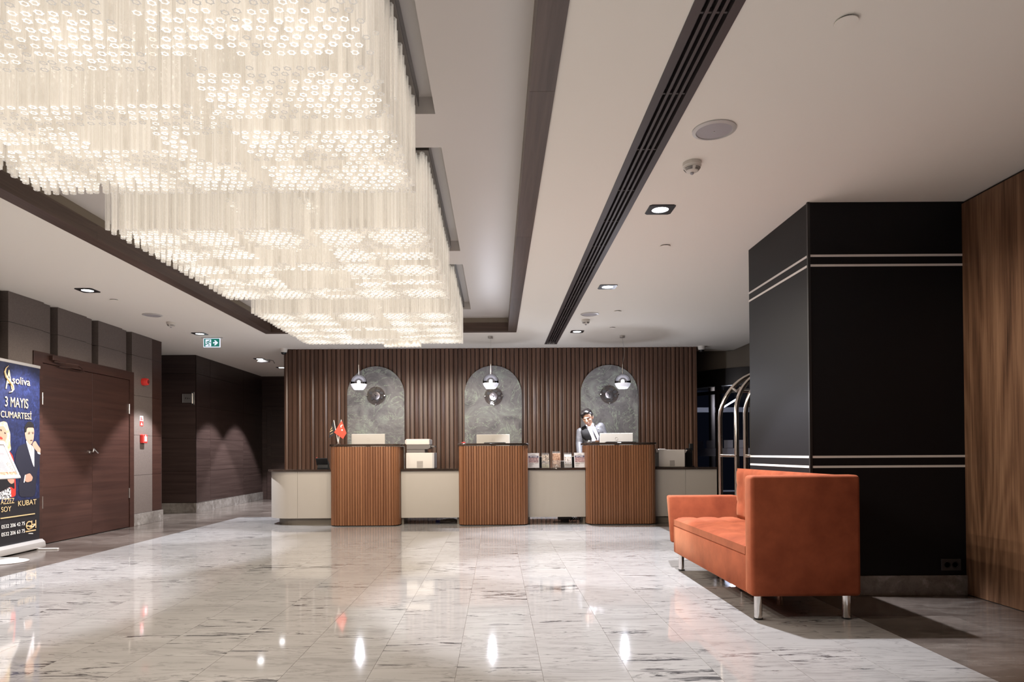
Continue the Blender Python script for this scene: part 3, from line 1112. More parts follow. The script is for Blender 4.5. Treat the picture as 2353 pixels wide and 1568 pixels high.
M_stone = stone()
M_dial = glass('clock_glass', (0.80, 0.77, 0.76), 0.10, 0.04)
M_print = pmat('clock_print', (0.012, 0.008, 0.008), 0.5)
YA = YB - 0.028
AW, ATOP = 0.482, 2.505
for px, pc, lab, city in (((798 + 929) / 2, (864, 910), 'arched grey green stone panel behind the desk with the flags', 'London'),
                          ((1067 + 1199) / 2, (1134, 911), 'arched grey green stone panel behind the middle desk', 'New York'),
                          ((1334 + 1466) / 2, (1400, 907), 'arched grey green stone panel behind the man in the suit', None)):
    p = at(px, 900, YA - 0.03)
    poly = [(-AW, 0.05), (AW, 0.05)] + [(AW * math.cos(PI * k / 28), ATOP - AW + AW * math.sin(PI * k / 28)) for k in range(29)]
    a = thing('stone_arch', lab, 'wall panel', (p.x, YA, 0), 0, 'arched stone panels on the slatted wall')
    MB().prism(poly, -0.035, -0.0005, 'y').build('stone_slab', M_stone, a)
    c = at(pc[0], pc[1], YA - 0.05)
    ck = thing('wall_clock', ('round glass world clock marked %s' % city) if city else 'round dark glass clock on the arch above the man in the suit', 'clock', (c.x, YA - 0.036, c.z), 0, 'round glass wall clocks')
    disc = MB().lathe([(0.0, 0.030), (0.152, 0.030), (0.155, 0.027), (0.155, 0.024), (0.0, 0.024)], n=40, axis='-y').build('glass_disc', M_dial, ck, smooth=True)
    MB().lathe([(0.066, 0.0305), (0.067, 0.034), (0.0, 0.036)], n=28, axis='-y').build('inner_dial', pmat('dark_mirror', (0.30, 0.27, 0.27), 0.12, 0.9), ck, smooth=True)
    # continents printed as flat blobs
    for cx, cz, sx, sz in ((-0.085, 0.05, 0.05, 0.035), (-0.06, -0.045, 0.028, 0.05), (0.03, 0.085, 0.055, 0.03), (0.095, 0.045, 0.045, 0.035), (0.10, -0.03, 0.03, 0.03), (0.03, -0.07, 0.03, 0.035)):
        q = [(cx + sx * 0.8 * math.cos(2 * PI * k / 11) * random.uniform(0.6, 1.15), cz + sz * 0.8 * math.sin(2 * PI * k / 11) * random.uniform(0.6, 1.15)) for k in range(11)]
        MB().prism(q, -0.0312, -0.0304, 'y').build('map_print', M_print, disc)
    for dx, dz in ((0, 0.148), (0, -0.148), (0.148, 0), (-0.148, 0)):
        MB().lathe([(0.0, 0.0), (0.009, 0.0), (0.009, 0.034), (0.014, 0.036), (0.014, 0.042), (0.008, 0.046), (0.0, 0.046)], (dx, 0, dz), 12, axis='-y').build('stud', M_chrome, ck, smooth=True)
    for L, ang, w in ((0.07, 190, 0.006), (0.042, 310, 0.008)):
        M4 = Matrix.Rotation(R(ang), 4, 'Y')
        MB().box(-w / 2, w / 2, -0.041, -0.039, -0.01, L).xf(M4).build('hand', M_black, ck)
    MX = Matrix.Translation((-0.052, -0.0306, -0.118)) @ Matrix.Rotation(R(90), 4, 'X')
    if city:
        text(city, M_print, ck, MX, 0.104, 0.024)
    else:
        for k in range(7):
            MB().box(-0.05 + k * 0.0145, -0.05 + k * 0.0145 + 0.010, -0.0312, -0.0304, -0.118, -0.100 + 0.004 * (k % 3)).build('map_print', M_print, disc)

# ------------------------------------------------------------------ globe pendants
M_frost = pmat('frosted_bowl', (0.62, 0.62, 0.68), 0.35, Transmission_Weight=0.0, Emission_Color=(0.86, 0.87, 1.0, 1), Emission_Strength=0.30)
M_bulb = emat('pendant_bulb', (0.90, 0.92, 1.0), 16.0, False)
M_smoke = glass('smoked_mirror_globe', (0.60, 0.57, 0.57), 0.45, 0.03)
PEND = [((824, 772), (824, 880), 'globe pendant lamp hanging near the flags, its cord behind the glass rods', 0.0),
        ((1127, 773), (1127, 878), 'globe pendant lamp hanging over the middle desk', 0.0),
        ((1430, 772), (1430, 878), 'globe pendant lamp hanging above the man in the suit', 1.0)]
for pc, pg, lab, bend in PEND:
    c = atz(pc[0], pc[1], ZC)
    g = at(pg[0], pg[1], c.y)
    t = thing('globe_pendant', lab, 'pendant lamp', (c.x, c.y, g.z), 0, 'globe pendant lamps over the reception')
    h = ZC - g.z
    r = 0.122
    MB().lathe([(0.0, h - 0.03), (0.04, h - 0.03), (0.042, h - 0.002), (0.0, h - 0.002)], n=20).build('ceiling_rose', M_steel, t, smooth=True)
    pts = [(0, 0, h - 0.03)]
    for k in range(1, 9):
        f = k / 9
        pts.append((0.022 * (1 if bend else 0.55) * math.sin(PI * f * 1.0) * (1 if f > 0.3 else 0.6) * (1.3 if bend else 0.5), 0, (h - 0.03) * (1 - f) + (r + 0.15) * f))
    pts.append((0, 0, r + 0.145))
    MB().tube(pts, 0.0022, 6).build('cord', M_steel, t)
    MB().cyl((0, 0, r - 0.005), (0, 0, r + 0.15), 0.006).build('stem', M_chrome, t)
    up = [(r * math.sin(R(a)), r * math.cos(R(a))) for a in range(0, 106, 7)]
    MB().lathe(up, n=32, caps=False).build('upper_globe', M_smoke, t, smooth=True)
    lo = [(r * math.sin(R(a)), r * math.cos(R(a))) for a in range(100, 146, 5)] + [(0.0, r * math.cos(R(145)))]
    MB().lathe([(0.0, lo[0][1])] + lo, n=32).build('frosted_bowl', M_frost, t, smooth=True)
    MB().ell((0, 0, 0.005), (0.026, 0.026, 0.032), 16, 10).build('bulb', M_bulb, t, smooth=True)
    ld = bpy.data.lights.new('pendant_light', 'POINT')
    ld.energy = 14.0
    ld.color = (0.86, 0.89, 1.0)
    ld.shadow_soft_size = 0.03
    link('pendant_light', ld, t, (0, 0, -r - 0.04))

# ------------------------------------------------------------------ things on the desks
M_mon = pmat('champagne_plastic', (0.46, 0.43, 0.39), 0.4)
M_logo = pmat('logo_grey', (0.40, 0.37, 0.34), 0.3)
for (x0, x1, yt), di, lab, logo in (((808, 885, 998), 0, 'back of a beige desktop monitor beside the flags', False),
                                    ((1095, 1171, 999), 1, 'back of a beige desktop monitor on the middle desk', True),
                                    ((1378, 1454, 996), 2, 'back of a beige desktop monitor in front of the man', False)):
    ym_ = YD + 0.69
    a, b = at(x0, yt, ym_), at(x1, yt, ym_)
    w = (b.x - a.x) / 2
    t = thing('desktop_monitor', lab, 'monitor', ((a.x + b.x) / 2, ym_, 0.73), 0, 'monitors on the reception desks')
    zt = a.z - 0.73
    MB().box(-w, w, -0.018, 0.012, zt - 0.315, zt).build('screen_housing', M_mon, t, bevel=0.005)
    MB().box(-w + 0.01, w - 0.01, 0.012, 0.014, zt - 0.30, zt - 0.01).build('screen', M_blackpl, t)
    MB().box(-0.035, 0.035, -0.03, -0.018, 0.01, zt - 0.17).build('stand', M_steel, t)
    MB().box(-0.12, 0.12, -0.10, 0.08, 0.0, 0.012).build('base', M_steel, t, bevel=0.003)
    lg = MB()
    lg.lathe([(0.021, 0.0185), (0.021, 0.0195), (0.0235, 0.0195), (0.0235, 0.0185), (0.021, 0.0185)], (0, 0, zt - 0.085), 24, axis='-y', caps=False)
    lo_ = lg.build('logo', M_logo, t)
    if logo:
        text('hp', M_logo, t, Matrix.Translation((-0.014, -0.0182, zt - 0.099)) @ Matrix.Rotation(R(90), 4, 'X'), 0.028, 0.028, shear=0.25)

# small flags
p = at(777, 1017, YD + 0.12)
fl = thing('table_flags', 'two small table flags, one black and one red, on a chrome stand', 'flag', (p.x, YD + 0.12, HD))
MB().lathe([(0.032, 0), (0.032, 0.006), (0.010, 0.012), (0.006, 0.03), (0.0, 0.03)], n=18).build('base', M_chrome, fl, smooth=True)
M_red = pmat('flag_red', (0.78, 0.065, 0.035), 0.7, Emission_Strength=0.0)
M_fblack = pmat('flag_black', (0.012, 0.011, 0.014), 0.7)
M_gold = pmat('gold_print', (0.80, 0.58, 0.30), 0.35, 0.3)
M_fwhite = pmat('flag_white', (0.85, 0.82, 0.78), 0.7)


def fpt(px, py):
    q = at(px, py, YD + 0.12)
    return (q.x - p.x, q.z - HD)


a, b = fpt(766.5, 966), fpt(784.5, 965.5)
MB().tube([(0.0, 0, 0.02), (a[0], 0.012, a[1])], 0.0045, 8).build('pole', M_fwhite, fl)
MB().tube([(0.0, 0, 0.02), (b[0], -0.012, b[1])], 0.0045, 8).build('pole', M_fwhite, fl)
MB().ell((b[0], -0.012, b[1] + 0.004), (0.006, 0.006, 0.006), 8, 6).build('finial', M_chrome, fl)
bf = MB().prism([fpt(*q) for q in ((765.5, 967), (770.5, 990), (767.5, 1000), (755, 1007.5), (757, 998), (760, 985))], 0.004, 0.007, 'y').build('black_flag', M_fblack, fl)
MB().prism([fpt(*q) for q in ((758, 992), (764, 988), (764.5, 989.5), (758.3, 993.5))], 0.0025, 0.004, 'y').build('gold_mark', M_gold, bf)
MB().prism([fpt(*q) for q in ((758.5, 998.5), (765, 994.6), (765, 995.4), (758.5, 999.3))], 0.0025, 0.004, 'y').build('gold_mark', M_gold, bf)
MB().prism([fpt(*q) for q in ((759.5, 988), (760.6, 985), (762.4, 984), (762, 980), (762.9, 982), (763, 985), (761, 986.5), (760.2, 989))], 0.0025, 0.004, 'y').build('gold_mark', M_gold, bf)
rf = MB().prism([fpt(*q) for q in ((786, 967), (796.8, 996), (789, 1009), (768.6, 994.3))], -0.022, -0.019, 'y').build('red_flag', M_red, fl)
mo = [(786.8 - 0.0 + 3.6 * math.cos(R(t)), 980.5 - 3.9 * math.sin(R(t))) for t in range(60, 221, 16)] + [(787.9 + 2.7 * math.cos(R(t)), 981.2 - 3.3 * math.sin(R(t))) for t in range(215, 62, -16)]
MB().prism([fpt(*q) for q in mo], -0.0235, -0.022, 'y').build('crescent', M_fwhite, rf)
st = [(786.8 + (2.6 if k % 2 == 0 else 1.1) * math.sin(2 * PI * k / 10), 988.8 - (2.6 if k % 2 == 0 else 1.1) * math.cos(2 * PI * k / 10)) for k in range(10)]
MB().prism([fpt(*q) for q in st], -0.0235, -0.022, 'y').build('star', M_fwhite, rf)

# red stapler on the middle desk
p = at(1065, 1016, YD + 0.1)
t = thing('stapler', 'small red stapler at the left end of the middle desk', 'stapler', (p.x, YD + 0.10, HD))
MB().prism([(-0.03, 0.0), (0.03, 0.0), (0.03, 0.006), (-0.03, 0.006)], -0.012, 0.012, 'y').build('base', M_blackpl, t)
MB().prism([(-0.033, 0.008), (0.028, 0.008), (0.033, 0.014), (0.012, 0.026), (-0.02, 0.020)], -0.011, 0.011, 'y').build('arm', pmat('stapler_red', (0.62, 0.04, 0.04), 0.4), t, bevel=0.003)
# pen tray, glasses and keyboard edge on the third desk
p = at(1352, 1012, YD + 0.35)
t = thing('desk_bell', 'small chrome desk bell at the left end of the third desk', 'bell', (p.x, YD + 0.30, HD))
MB().lathe([(0.034, 0.0), (0.036, 0.006), (0.030, 0.010), (0.0, 0.010)], n=20).build('base', M_blackpl, t)
MB().lathe([(0.032, 0.012), (0.028, 0.026), (0.016, 0.036), (0.0, 0.039)], n=20).build('dome', M_chrome, t, smooth=True)
MB().lathe([(0.005, 0.038), (0.005, 0.046), (0.0, 0.047)], n=10).build('button', M_chrome, t)
p = at(1372, 1012, YD + 0.35)
t = thing('card_holder', 'small dark card holder with cards on the third desk', 'card holder', (p.x, YD + 0.34, HD))
MB().box(-0.03, 0.03, -0.015, 0.015, 0, 0.012).box(-0.03, 0.03, 0.008, 0.015, 0.012, 0.03).build('tray', M_blackpl, t)
MB().box(-0.026, 0.026, -0.003, 0.005, 0.012, 0.038).build('cards', pmat('card_brown', (0.30, 0.16, 0.10), 0.5), t)
for x0, x1, lab in ((1112, 1162, 'thin black keyboard lying on the middle desk'), (1392, 1462, 'thin black keyboard lying on the third desk')):
    a, b = at(x0, 1016, YD + 0.3), at(x1, 1016, YD + 0.3)
    kb = thing('keyboard', lab, 'keyboard', ((a.x + b.x) / 2, YD + 0.36, HD))
    w = (b.x - a.x) / 2
    MB().prism([(-0.07, 0), (0.07, 0), (0.07, 0.008), (-0.07, 0.016)], -w, w, 'x').build('case', M_blackpl, kb, bevel=0.002)
    for r_ in range(4):
        for k in range(10):
            MB().box(-w + 0.015 + k * (2 * w - 0.03) / 10, -w + 0.011 + (k + 1) * (2 * w - 0.03) / 10, -0.055 + r_ * 0.028, -0.031 + r_ * 0.028, 0.010, 0.0185 - r_ * 0.0018).build('key', M_blackpl, kb)

# payment terminal on the left counter
p = at(746, 1076, YF + 0.2)
t = thing('card_terminal', 'black touch terminal on the left counter against the first desk', 'terminal', (p.x - 0.005, YF + 0.2, ZT))
MB().prism([(-0.10, 0.0), (0.08, 0.0), (0.06, 0.02), (0.01, 0.09), (-0.045, 0.09), (-0.07, 0.02)], -0.085, 0.065, 'x').build('foot', M_blackpl, t, bevel=0.004)
MB().prism([(-0.105, 0.155), (-0.09, 0.165), (0.05, 0.075), (0.04, 0.06), (-0.05, 0.06), (-0.09, 0.13)], -0.10, 0.066, 'x').build('screen_unit', M_blackpl, t, bevel=0.003)
MB().lathe([(0.0, 0.166), (0.008, 0.166), (0.008, 0.172), (0.0, 0.174)], (-0.09, -0.085, 0), 10).build('red_button', pmat('red_button', (0.7, 0.08, 0.08), 0.4), t)

# multifunction printer
def pq(px, py, Y, org):
    q = at(px, py, Y)
    return (q.x - org[0], q.z - org[2])


M_prn = pmat('printer_white', (0.56, 0.52, 0.48), 0.45)
M_prn2 = pmat('printer_grey', (0.115, 0.10, 0.095), 0.5)
M_grille = pmat('printer_grille', (0.30, 0.27, 0.25), 0.6)
yp = YF + 0.06
a, b = at(933, 1076, yp), at(998, 1076, yp)
org = ((a.x + b.x) / 2, yp, ZT)
w = (b.x - a.x) / 2
t = thing('multifunction_printer', 'tall white multifunction printer with a raised scanner lid', 'printer', org)
MB().box(-w, w, 0, 0.42, 0.004, 0.232).build('body', M_prn, t, bevel=0.006)
MB().box(w - 0.028, w + 0.001, -0.001, 0.41, 0.008, 0.229).build('side_cover', pmat('printer_side', (0.36, 0.34, 0.34), 0.5), t, bevel=0.003)
MB().box(-w + 0.01, w - 0.14, 0.02, 0.40, 0.232, 0.285).build('paper_exit', M_prn2, t)
MB().prism([(-w + 0.01, 0.285), (w - 0.10, 0.285), (w - 0.06, 0.305), (w - 0.055, 0.348), (-w + 0.01, 0.348)], 0.01, 0.41, 'y').build('scanner_bed', M_prn2, t)
MB().box(-w - 0.004, w - 0.068, 0.0, 0.42, 0.349, 0.433).build('scanner_lid', M_prn, t, bevel=0.012)
MB().box(-w - 0.022, -w - 0.004, 0.05, 0.3, 0.362, 0.42).build('document_feeder', M_prn, t, bevel=0.005)
MB().prism([(w - 0.06, 0.318), (w + 0.0, 0.312), (w + 0.0, 0.332), (w - 0.06, 0.343)], 0.05, 0.3, 'y').build('control_panel', M_prn2, t)
gr = MB()
for r_ in range(8):
    for k in range(6):
        gr.box(-0.012 - 0.035 + k * 0.0148, -0.012 - 0.035 + k * 0.0148 + 0.0125, -0.002, 0.001, 0.016 + r_ * 0.0122, 0.016 + r_ * 0.0122 + 0.0098)
tag(gr.build('grille', M_grille, t), kind='stuff')
yp = YF + 0.08
a, b = at(1514, 1072, yp), at(1574, 1072, yp)
org = ((a.x + b.x) / 2, yp, ZT)
w = (b.x - a.x) / 2
t = thing('laser_printer', 'low white laser printer on the counter right of the desks', 'printer', org)
MB().prism([(-w, 0.004), (w, 0.004), (w, 0.255), (-w + 0.12, 0.255), (-w + 0.09, 0.268), (-w, 0.268)], 0.0, 0.40, 'y').build('body', M_prn, t, bevel=0.006)
MB().box(-w - 0.035, -w, 0.02, 0.35, 0.215, 0.268).build('rear_lip', M_prn, t, bevel=0.004)
MB().prism([(w, 0.20), (w + 0.02, 0.205), (w + 0.045, 0.25), (w, 0.25)], 0.03, 0.33, 'y').build('front_lip', M_prn, t, bevel=0.003)
gr = MB()
for r_ in range(8):
    for k in range(4):
        gr.box(-0.03 + k * 0.018, -0.03 + k * 0.018 + 0.0155, -0.002, 0.001, 0.016 + r_ * 0.0105, 0.016 + r_ * 0.0105 + 0.0085)
tag(gr.build('grille', M_grille, t), kind='stuff')
t = thing('payment_terminal', 'black payment device on a stand behind the laser printer', 'terminal', (at(1584, 1072, YF + 0.3).x, YF + 0.3, ZT))
MB().box(-0.06, 0.06, -0.06, 0.08, 0, 0.012).build('base', M_blackpl, t, bevel=0.003)
MB().box(-0.05, 0.05, 0.0, 0.05, 0.012, 0.24).build('body', M_blackpl, t, bevel=0.004)
MB().box(0.0, 0.055, -0.02, 0.02, 0.24, 0.345).build('handset', M_blackpl, t, bevel=0.006)
MB().box(-0.05, 0.01, -0.03, 0.02, 0.245, 0.275).build('shelf', M_blackpl, t, bevel=0.003)
MB().box(0.012, 0.04, -0.024, -0.0205, 0.262, 0.27).build('chrome_strip', M_chrome, t)

# ------------------------------------------------------------------ brochure stands
M_acr = glass('clear_acrylic', (0.93, 0.93, 0.93), 0.14, 0.05, (0.8, 0.8, 0.8), 0.07)
M_paper = pmat('paper', (0.52, 0.49, 0.475), 0.6)
M_title = pmat('print_navy', (0.055, 0.040, 0.085), 0.6)
M_ink = pmat('print_grey', (0.20, 0.18, 0.18), 0.6)
M_photo1 = noisy('photo_street', (0.10, 0.07, 0.085), (0.45, 0.28, 0.26), 60, 0.5)
M_photo2 = noisy('photo_ruins', (0.05, 0.04, 0.035), (0.55, 0.45, 0.36), 42, 0.5)
M_photo3 = noisy('photo_food', (0.16, 0.06, 0.035), (0.55, 0.36, 0.24), 50, 0.5)
M_photo4 = noisy('photo_mixed', (0.10, 0.06, 0.05), (0.62, 0.52, 0.44), 70, 0.5)
M_greenpr = pmat('print_olive', (0.42, 0.38, 0.26), 0.6)
YS = YF + 0.03
SPEC = [(1213, 1240, 1041, 'sim', 'white SIM card leaflet stand at the left end of the low counter'),
        (1245, 1263, 1041, 'ruins', 'clear leaflet stand with a photo of ruins on its card'),
        (1270, 1289, 1037, 'food', 'tallest clear leaflet stand with a brown food photo'),
        (1297, 1315, 1040, 'mixed', 'clear leaflet stand with many tiny pictures, leaning back'),
        (1320, 1346, 1040, 'sim', 'white SIM card leaflet stand beside the third desk, under the man')]
for x0, x1, yt, kind_, lab in SPEC:
    a, b, tp = at(x0, 1075, YS), at(x1, 1075, YS), at(x0, yt, YS)
    w = (b.x - a.x) / 2
    H_ = tp.z - ZT
    t = thing('leaflet_stand', lab, 'leaflet stand', ((a.x + b.x) / 2, YS + 0.03, ZT), 0, 'leaflet stands on the low counter')
    tilt = Matrix.Rotation(R(-9 if kind_ != 'mixed' else -14), 4, 'X')
    MB().box(-w, w, -0.035, 0.055, 0.0, 0.003).build('foot', M_acr, t)
    MB().box(-w, w, 0.0, 0.002, 0.002, H_).xf(tilt).build('back_plate', M_acr, t)
    ph = H_ if kind_ == 'sim' else H_ - 0.02
    cd_ = MB().box(-w + 0.003, w - 0.003, -0.004, -0.001, 0.004, ph - 0.004).xf(tilt).build('leaflet', M_paper, t)

    def pr(x_0, x_1, z_0, z_1, mat, name, off=0.0006):
        MB().box(-w + 2 * w * x_0, -w + 2 * w * x_1, -0.004 - off, -0.0038, ph * z_0, ph * z_1).xf(tilt).build(name, mat, cd_)

    if kind_ == 'sim':
        pr(0.08, 0.92, 0.36, 0.70, M_photo1, 'photo_print')
        pr(0.08, 0.92, 0.68, 0.80, M_title, 'title_band', 0.0009)
        text('SIM CARD', M_fwhite, cd_, tilt @ Matrix.Translation((-w * 0.62, -0.0052, ph * 0.705)) @ Matrix.Rotation(R(90), 4, 'X'), w * 1.24, ph * 0.065, depth=0.0003)
        for q in ((0.12, 0.5, 0.29, 0.305), (0.1, 0.52, 0.25, 0.272), (0.6, 0.88, 0.30, 0.318), (0.3, 0.7, 0.86, 0.872), (0.36, 0.62, 0.88, 0.892), (0.12, 0.4, 0.19, 0.195), (0.12, 0.4, 0.15, 0.155), (0.12, 0.4, 0.11, 0.115)):
            pr(*q, M_ink, 'text_line')
    elif kind_ == 'ruins':
        pr(0.03, 0.97, 0.25, 0.97, M_photo2, 'photo_print')
        pr(0.03, 0.97, 0.01, 0.25, M_greenpr, 'caption_band')
        pr(0.4, 0.6, 0.12, 0.18, M_ink, 'text_line', 0.0009)
    elif kind_ == 'food':
        pr(0.03, 0.97, 0.02, 0.95, M_photo3, 'photo_print')
        pr(0.3, 0.75, 0.10, 0.13, M_fwhite, 'text_line', 0.0009)
        pr(0.45, 0.58, 0.15, 0.2, M_fwhite, 'emblem_print', 0.0009)
    else:
        for r_ in range(4):
            for k in range(3):
                pr(0.08 + k * 0.3, 0.30 + k * 0.3, 0.16 + r_ * 0.17, 0.29 + r_ * 0.17, M_photo4, 'photo_print')
    if kind_ != 'sim':
        MB().box(-w, w, -0.012, -0.010, 0.002, H_ * 0.45).xf(tilt).build('front_pocket', M_acr, t)
for x0, x1, yt, lab in ((1240, 1247, 1050, 'black leaflet box behind the ruins leaflet stand'), (1313, 1323, 1049, 'black leaflet box with a pale top between the last two leaflet stands'), (1288, 1299, 1060, 'low grey leaflet box behind the food leaflet stand')):
    a, b, tp = at(x0 - 4, 1075, YS + 0.17), at(x1 + 4, 1075, YS + 0.17), at(x0, yt, YS + 0.17)
    w = (b.x - a.x) / 2
    t = thing('leaflet_box', lab, 'leaflet box', ((a.x + b.x) / 2, YS + 0.17, ZT))
    H_ = tp.z - ZT
    MB().box(-w, w, -0.02, 0.0, 0.0, H_ * 0.96).box(-w, w, 0.0, 0.05, 0, 0.004).box(-w, w, 0.046, 0.05, 0, H_).build('case', M_blackpl if yt < 1055 else M_prn2, t)
    MB().box(-w + 0.003, w - 0.003, 0.004, 0.044, 0.004, H_ * 1.03).build('leaflets', M_paper, t)

# cables and a power box on the floor under the counters
t = thing('cable_coil', 'tangle of beige cables with a blue plug under the printer counter', 'cable', (at(1033, 1200, YF + 0.25).x, YF + 0.3, 0.0))
for k in range(6):
    q = []
    for i in range(21):
        a_ = 2 * PI * i / 20
        q.append((0.14 * math.cos(a_) * (1 - 0.08 * k) + 0.02 * math.sin(3 * a_ + k), 0.07 * math.sin(a_) * (1 - 0.06 * k), 0.008 + 0.007 * k + 0.006 * math.sin(2 * a_ + k)))
    MB().tube(q, 0.005, 6).build('cable', pmat('cable_beige', (0.42, 0.36, 0.29), 0.5) if k % 2 else M_prn2, t)
MB().box(-0.21, -0.14, -0.02, 0.02, 0.0, 0.035).build('plug', pmat('plug_blue', (0.03, 0.04, 0.22), 0.4), t, bevel=0.004)
t = thing('power_box', 'black power box with loose cables under the leaflet counter', 'power box', (at(1298, 1195, YF + 0.25).x, YF + 0.3, 0.0))
MB().box(-0.10, 0.10, -0.04, 0.04, 0.03, 0.16).build('body', M_blackpl, t, bevel=0.004)
MB().box(-0.06, 0.06, -0.06, 0.06, 0.0, 0.03).build('foot', M_blackpl, t, bevel=0.004)
for k in range(4):
    q = [(0.08 + 0.025 * i, -0.05 + 0.03 * math.sin(i * 1.3 + k), 0.012 + 0.05 * abs(math.sin(i * 0.9 + k)) + 0.005) for i in range(7)]
    MB().tube(q, 0.006, 6).build('cable', M_blackpl, t)
q = [(-0.18 + 0.02 * i, -0.08 + 0.05 * math.sin(i / 3), 0.007) for i in range(18)]
MB().tube(q, 0.005, 6).build('cable', M_blackpl, t)

# ------------------------------------------------------------------ sofa
def velvet():
    m_ = noisy('orange_velvet', (0.165, 0.037, 0.016), (0.265, 0.066, 0.029), 5.0, 0.85, 0.30, 0.70, 0.06, 5.0)
    b = m_.node_tree.nodes['Principled BSDF']
    b.inputs['Sheen Weight'].default_value = 0.18
    b.inputs['Sheen Roughness'].default_value = 0.35
    b.inputs['Sheen Tint'].default_value = (1.0, 0.50, 0.25, 1)
    b.inputs['Specular IOR Level'].default_value = 0.15
    return m_


M_vel = velvet()


def quilt(o, eu, ev, en, cu, cv, amp, thick, n=6):
    """cushion with a stitched grid: o + u*eu + v*ev, bulging along en"""
    o, eu, ev, en = Vector(o), Vector(eu), Vector(ev), Vector(en)
    nu, nv = cu * n, cv * n
    b = MB()
    v, f = [], []
    for j in range(nv + 1):
        for i in range(nu + 1):
            fu, fv = (i % n) / n, (j % n) / n
            h = amp * (1 - abs(2 * fu - 1) ** 3) * (1 - abs(2 * fv - 1) ** 3) if (i % n and j % n) else 0.0
            e = min(i, nu - i, j, nv - j)
            h -= 0.016 * max(0, 1 - e / 2.0) ** 2
            v.append(o + eu * (i / nu) + ev * (j / nv) + en * (thick + h))
    W_ = nu + 1
    for j in range(nv):
        for i in range(nu):
            f.append((j * W_ + i, j * W_ + i + 1, (j + 1) * W_ + i + 1, (j + 1) * W_ + i))
    rim = [i for i in range(nu + 1)] + [j * W_ + nu for j in range(1, nv + 1)] + [nv * W_ + i for i in range(nu - 1, -1, -1)] + [j * W_ for j in range(nv - 1, 0, -1)]
    n0 = len(v)
    for r_ in rim:
        p_ = v[r_]
        v.append(p_ - en * ((p_ - o).dot(en)))
    for k in range(len(rim)):
        k2 = (k + 1) % len(rim)
        f.append((rim[k], rim[k2], n0 + k2, n0 + k))
    f.append(tuple(range(n0, n0 + len(rim))))
    return b.add(v, f)


SX, SY, SB = 1.54, 4.085, 2.195
sofa = thing('sofa', 'orange velvet sofa with one high end and chrome legs beside the black column', 'sofa', (SX, SY, 0))
L_, D_ = 1.83, SB - SX
MB().box(0.0, D_, 0.11, L_, 0.150, 0.388).build('base', M_vel, sofa, smooth=0.7, bevel=0.014, seg=3)
quilt((0.0, 0.122, 0.388), (0.555, 0, 0), (0, L_ - 0.135, 0), (0, 0, 1), 3, 9, 0.010, 0.066).build('seat_cushion', M_vel, sofa, smooth=0.9)
MB().box(D_ - 0.085, D_, 0.11, L_ + 0.02, 0.150, 0.875).build('back_shell', M_vel, sofa, smooth=0.7, bevel=0.022, seg=3)
quilt((D_ - 0.075, L_ - 0.005, 0.445), (0, -(L_ - 0.135), 0), (0, 0, 0.435), (-1, 0, 0), 9, 3, 0.010, 0.034).build('back_cushion', M_vel, sofa, smooth=0.9)
MB().box(-0.005, D_ + 0.003, -0.005, 0.118, 0.148, 0.882).build('high_end', M_vel, sofa, smooth=0.7, bevel=0.024, seg=4)
MB().prism([(L_ - 0.01, 0.235), (L_ + 0.045, 0.235), (L_ + 0.165, 0.640), (L_ + 0.035, 0.640)], -0.02, D_ - 0.07, 'x').build('low_armrest', M_vel, sofa, smooth=0.7, bevel=0.018, seg=3)
for x, y in ((0.055, 0.06), (D_ - 0.06, 0.06), (0.055, L_ - 0.05), (D_ - 0.06, L_ - 0.05), (0.28, 0.93), (D_ - 0.10, 0.93)):
    lg = MB().cyl((x, y, 0.010), (x, y, 0.152), 0.024, n=18).build('leg', M_chrome, sofa, smooth=True)
    MB().cyl((x, y, 0.0), (x, y, 0.010), 0.027, n=18).build('foot_pad', M_blackpl, lg, smooth=True)

# ------------------------------------------------------------------ luggage carts
M_brass = pmat('cart_tube', (0.62, 0.57, 0.52), 0.16, 1.0)


def cart(label, x, y):
    t = thing('luggage_cart', label, 'luggage cart', (x, y, 0), 0, 'birdcage luggage carts behind the column')
    w, d = 0.97, 0.50
    MB().box(-0.02, w + 0.02, -0.02, d + 0.02, 0.17, 0.215).build('platform', M_blackpl, t, bevel=0.02, seg=3)
    MB().box(0.0, w, 0.0, d, 0.215, 0.225).build('carpet', pmat('cart_carpet', (0.12, 0.02, 0.025), 0.95), t)
    for yy in (0.0, d):
        q = [(0, yy, 0.2), (0, yy, 0.8), (0, yy, 1.40)]
        for k in range(1, 24):
            a = PI - PI * k / 24
            q.append((w / 2 + w / 2 * math.cos(a), yy + (d / 2 - yy) * 0.35 * math.sin(a), 1.40 + w / 2 * math.sin(a)))
        q += [(w, yy, 1.40), (w, yy, 0.8), (w, yy, 0.2)]
        MB().tube(q, 0.0235, 14).build('hoop', M_brass, t, smooth=True)
    for xx in (0.0, w):
        MB().cyl((xx, -0.02, 0.985), (xx, d + 0.02, 0.985), 0.0165, n=12).build('crossbar', M_brass, t, smooth=True)
    MB().cyl((0.12, d / 2, 1.66), (w - 0.12, d / 2, 1.66), 0.014, n=12).build('hanging_rail', M_brass, t, smooth=True)
    for xx in (0.10, w - 0.10):
        MB().tube([(xx, d * 0.27, 1.70), (xx, d / 2, 1.66), (xx, d * 0.73, 1.70)], 0.012, 10).build('rail_bracket', M_brass, t, smooth=True)
    for xx in (0.1, w - 0.1):
        for yy in (0.06, d - 0.06):
            wh = MB().cyl((xx, yy - 0.018, 0.075), (xx, yy + 0.018, 0.075), 0.075, n=20).build('wheel', M_blackpl, t, smooth=True)
            MB().box(xx - 0.02, xx + 0.02, yy - 0.028, yy + 0.028, 0.13, 0.17).build('caster_fork', M_steel, wh)


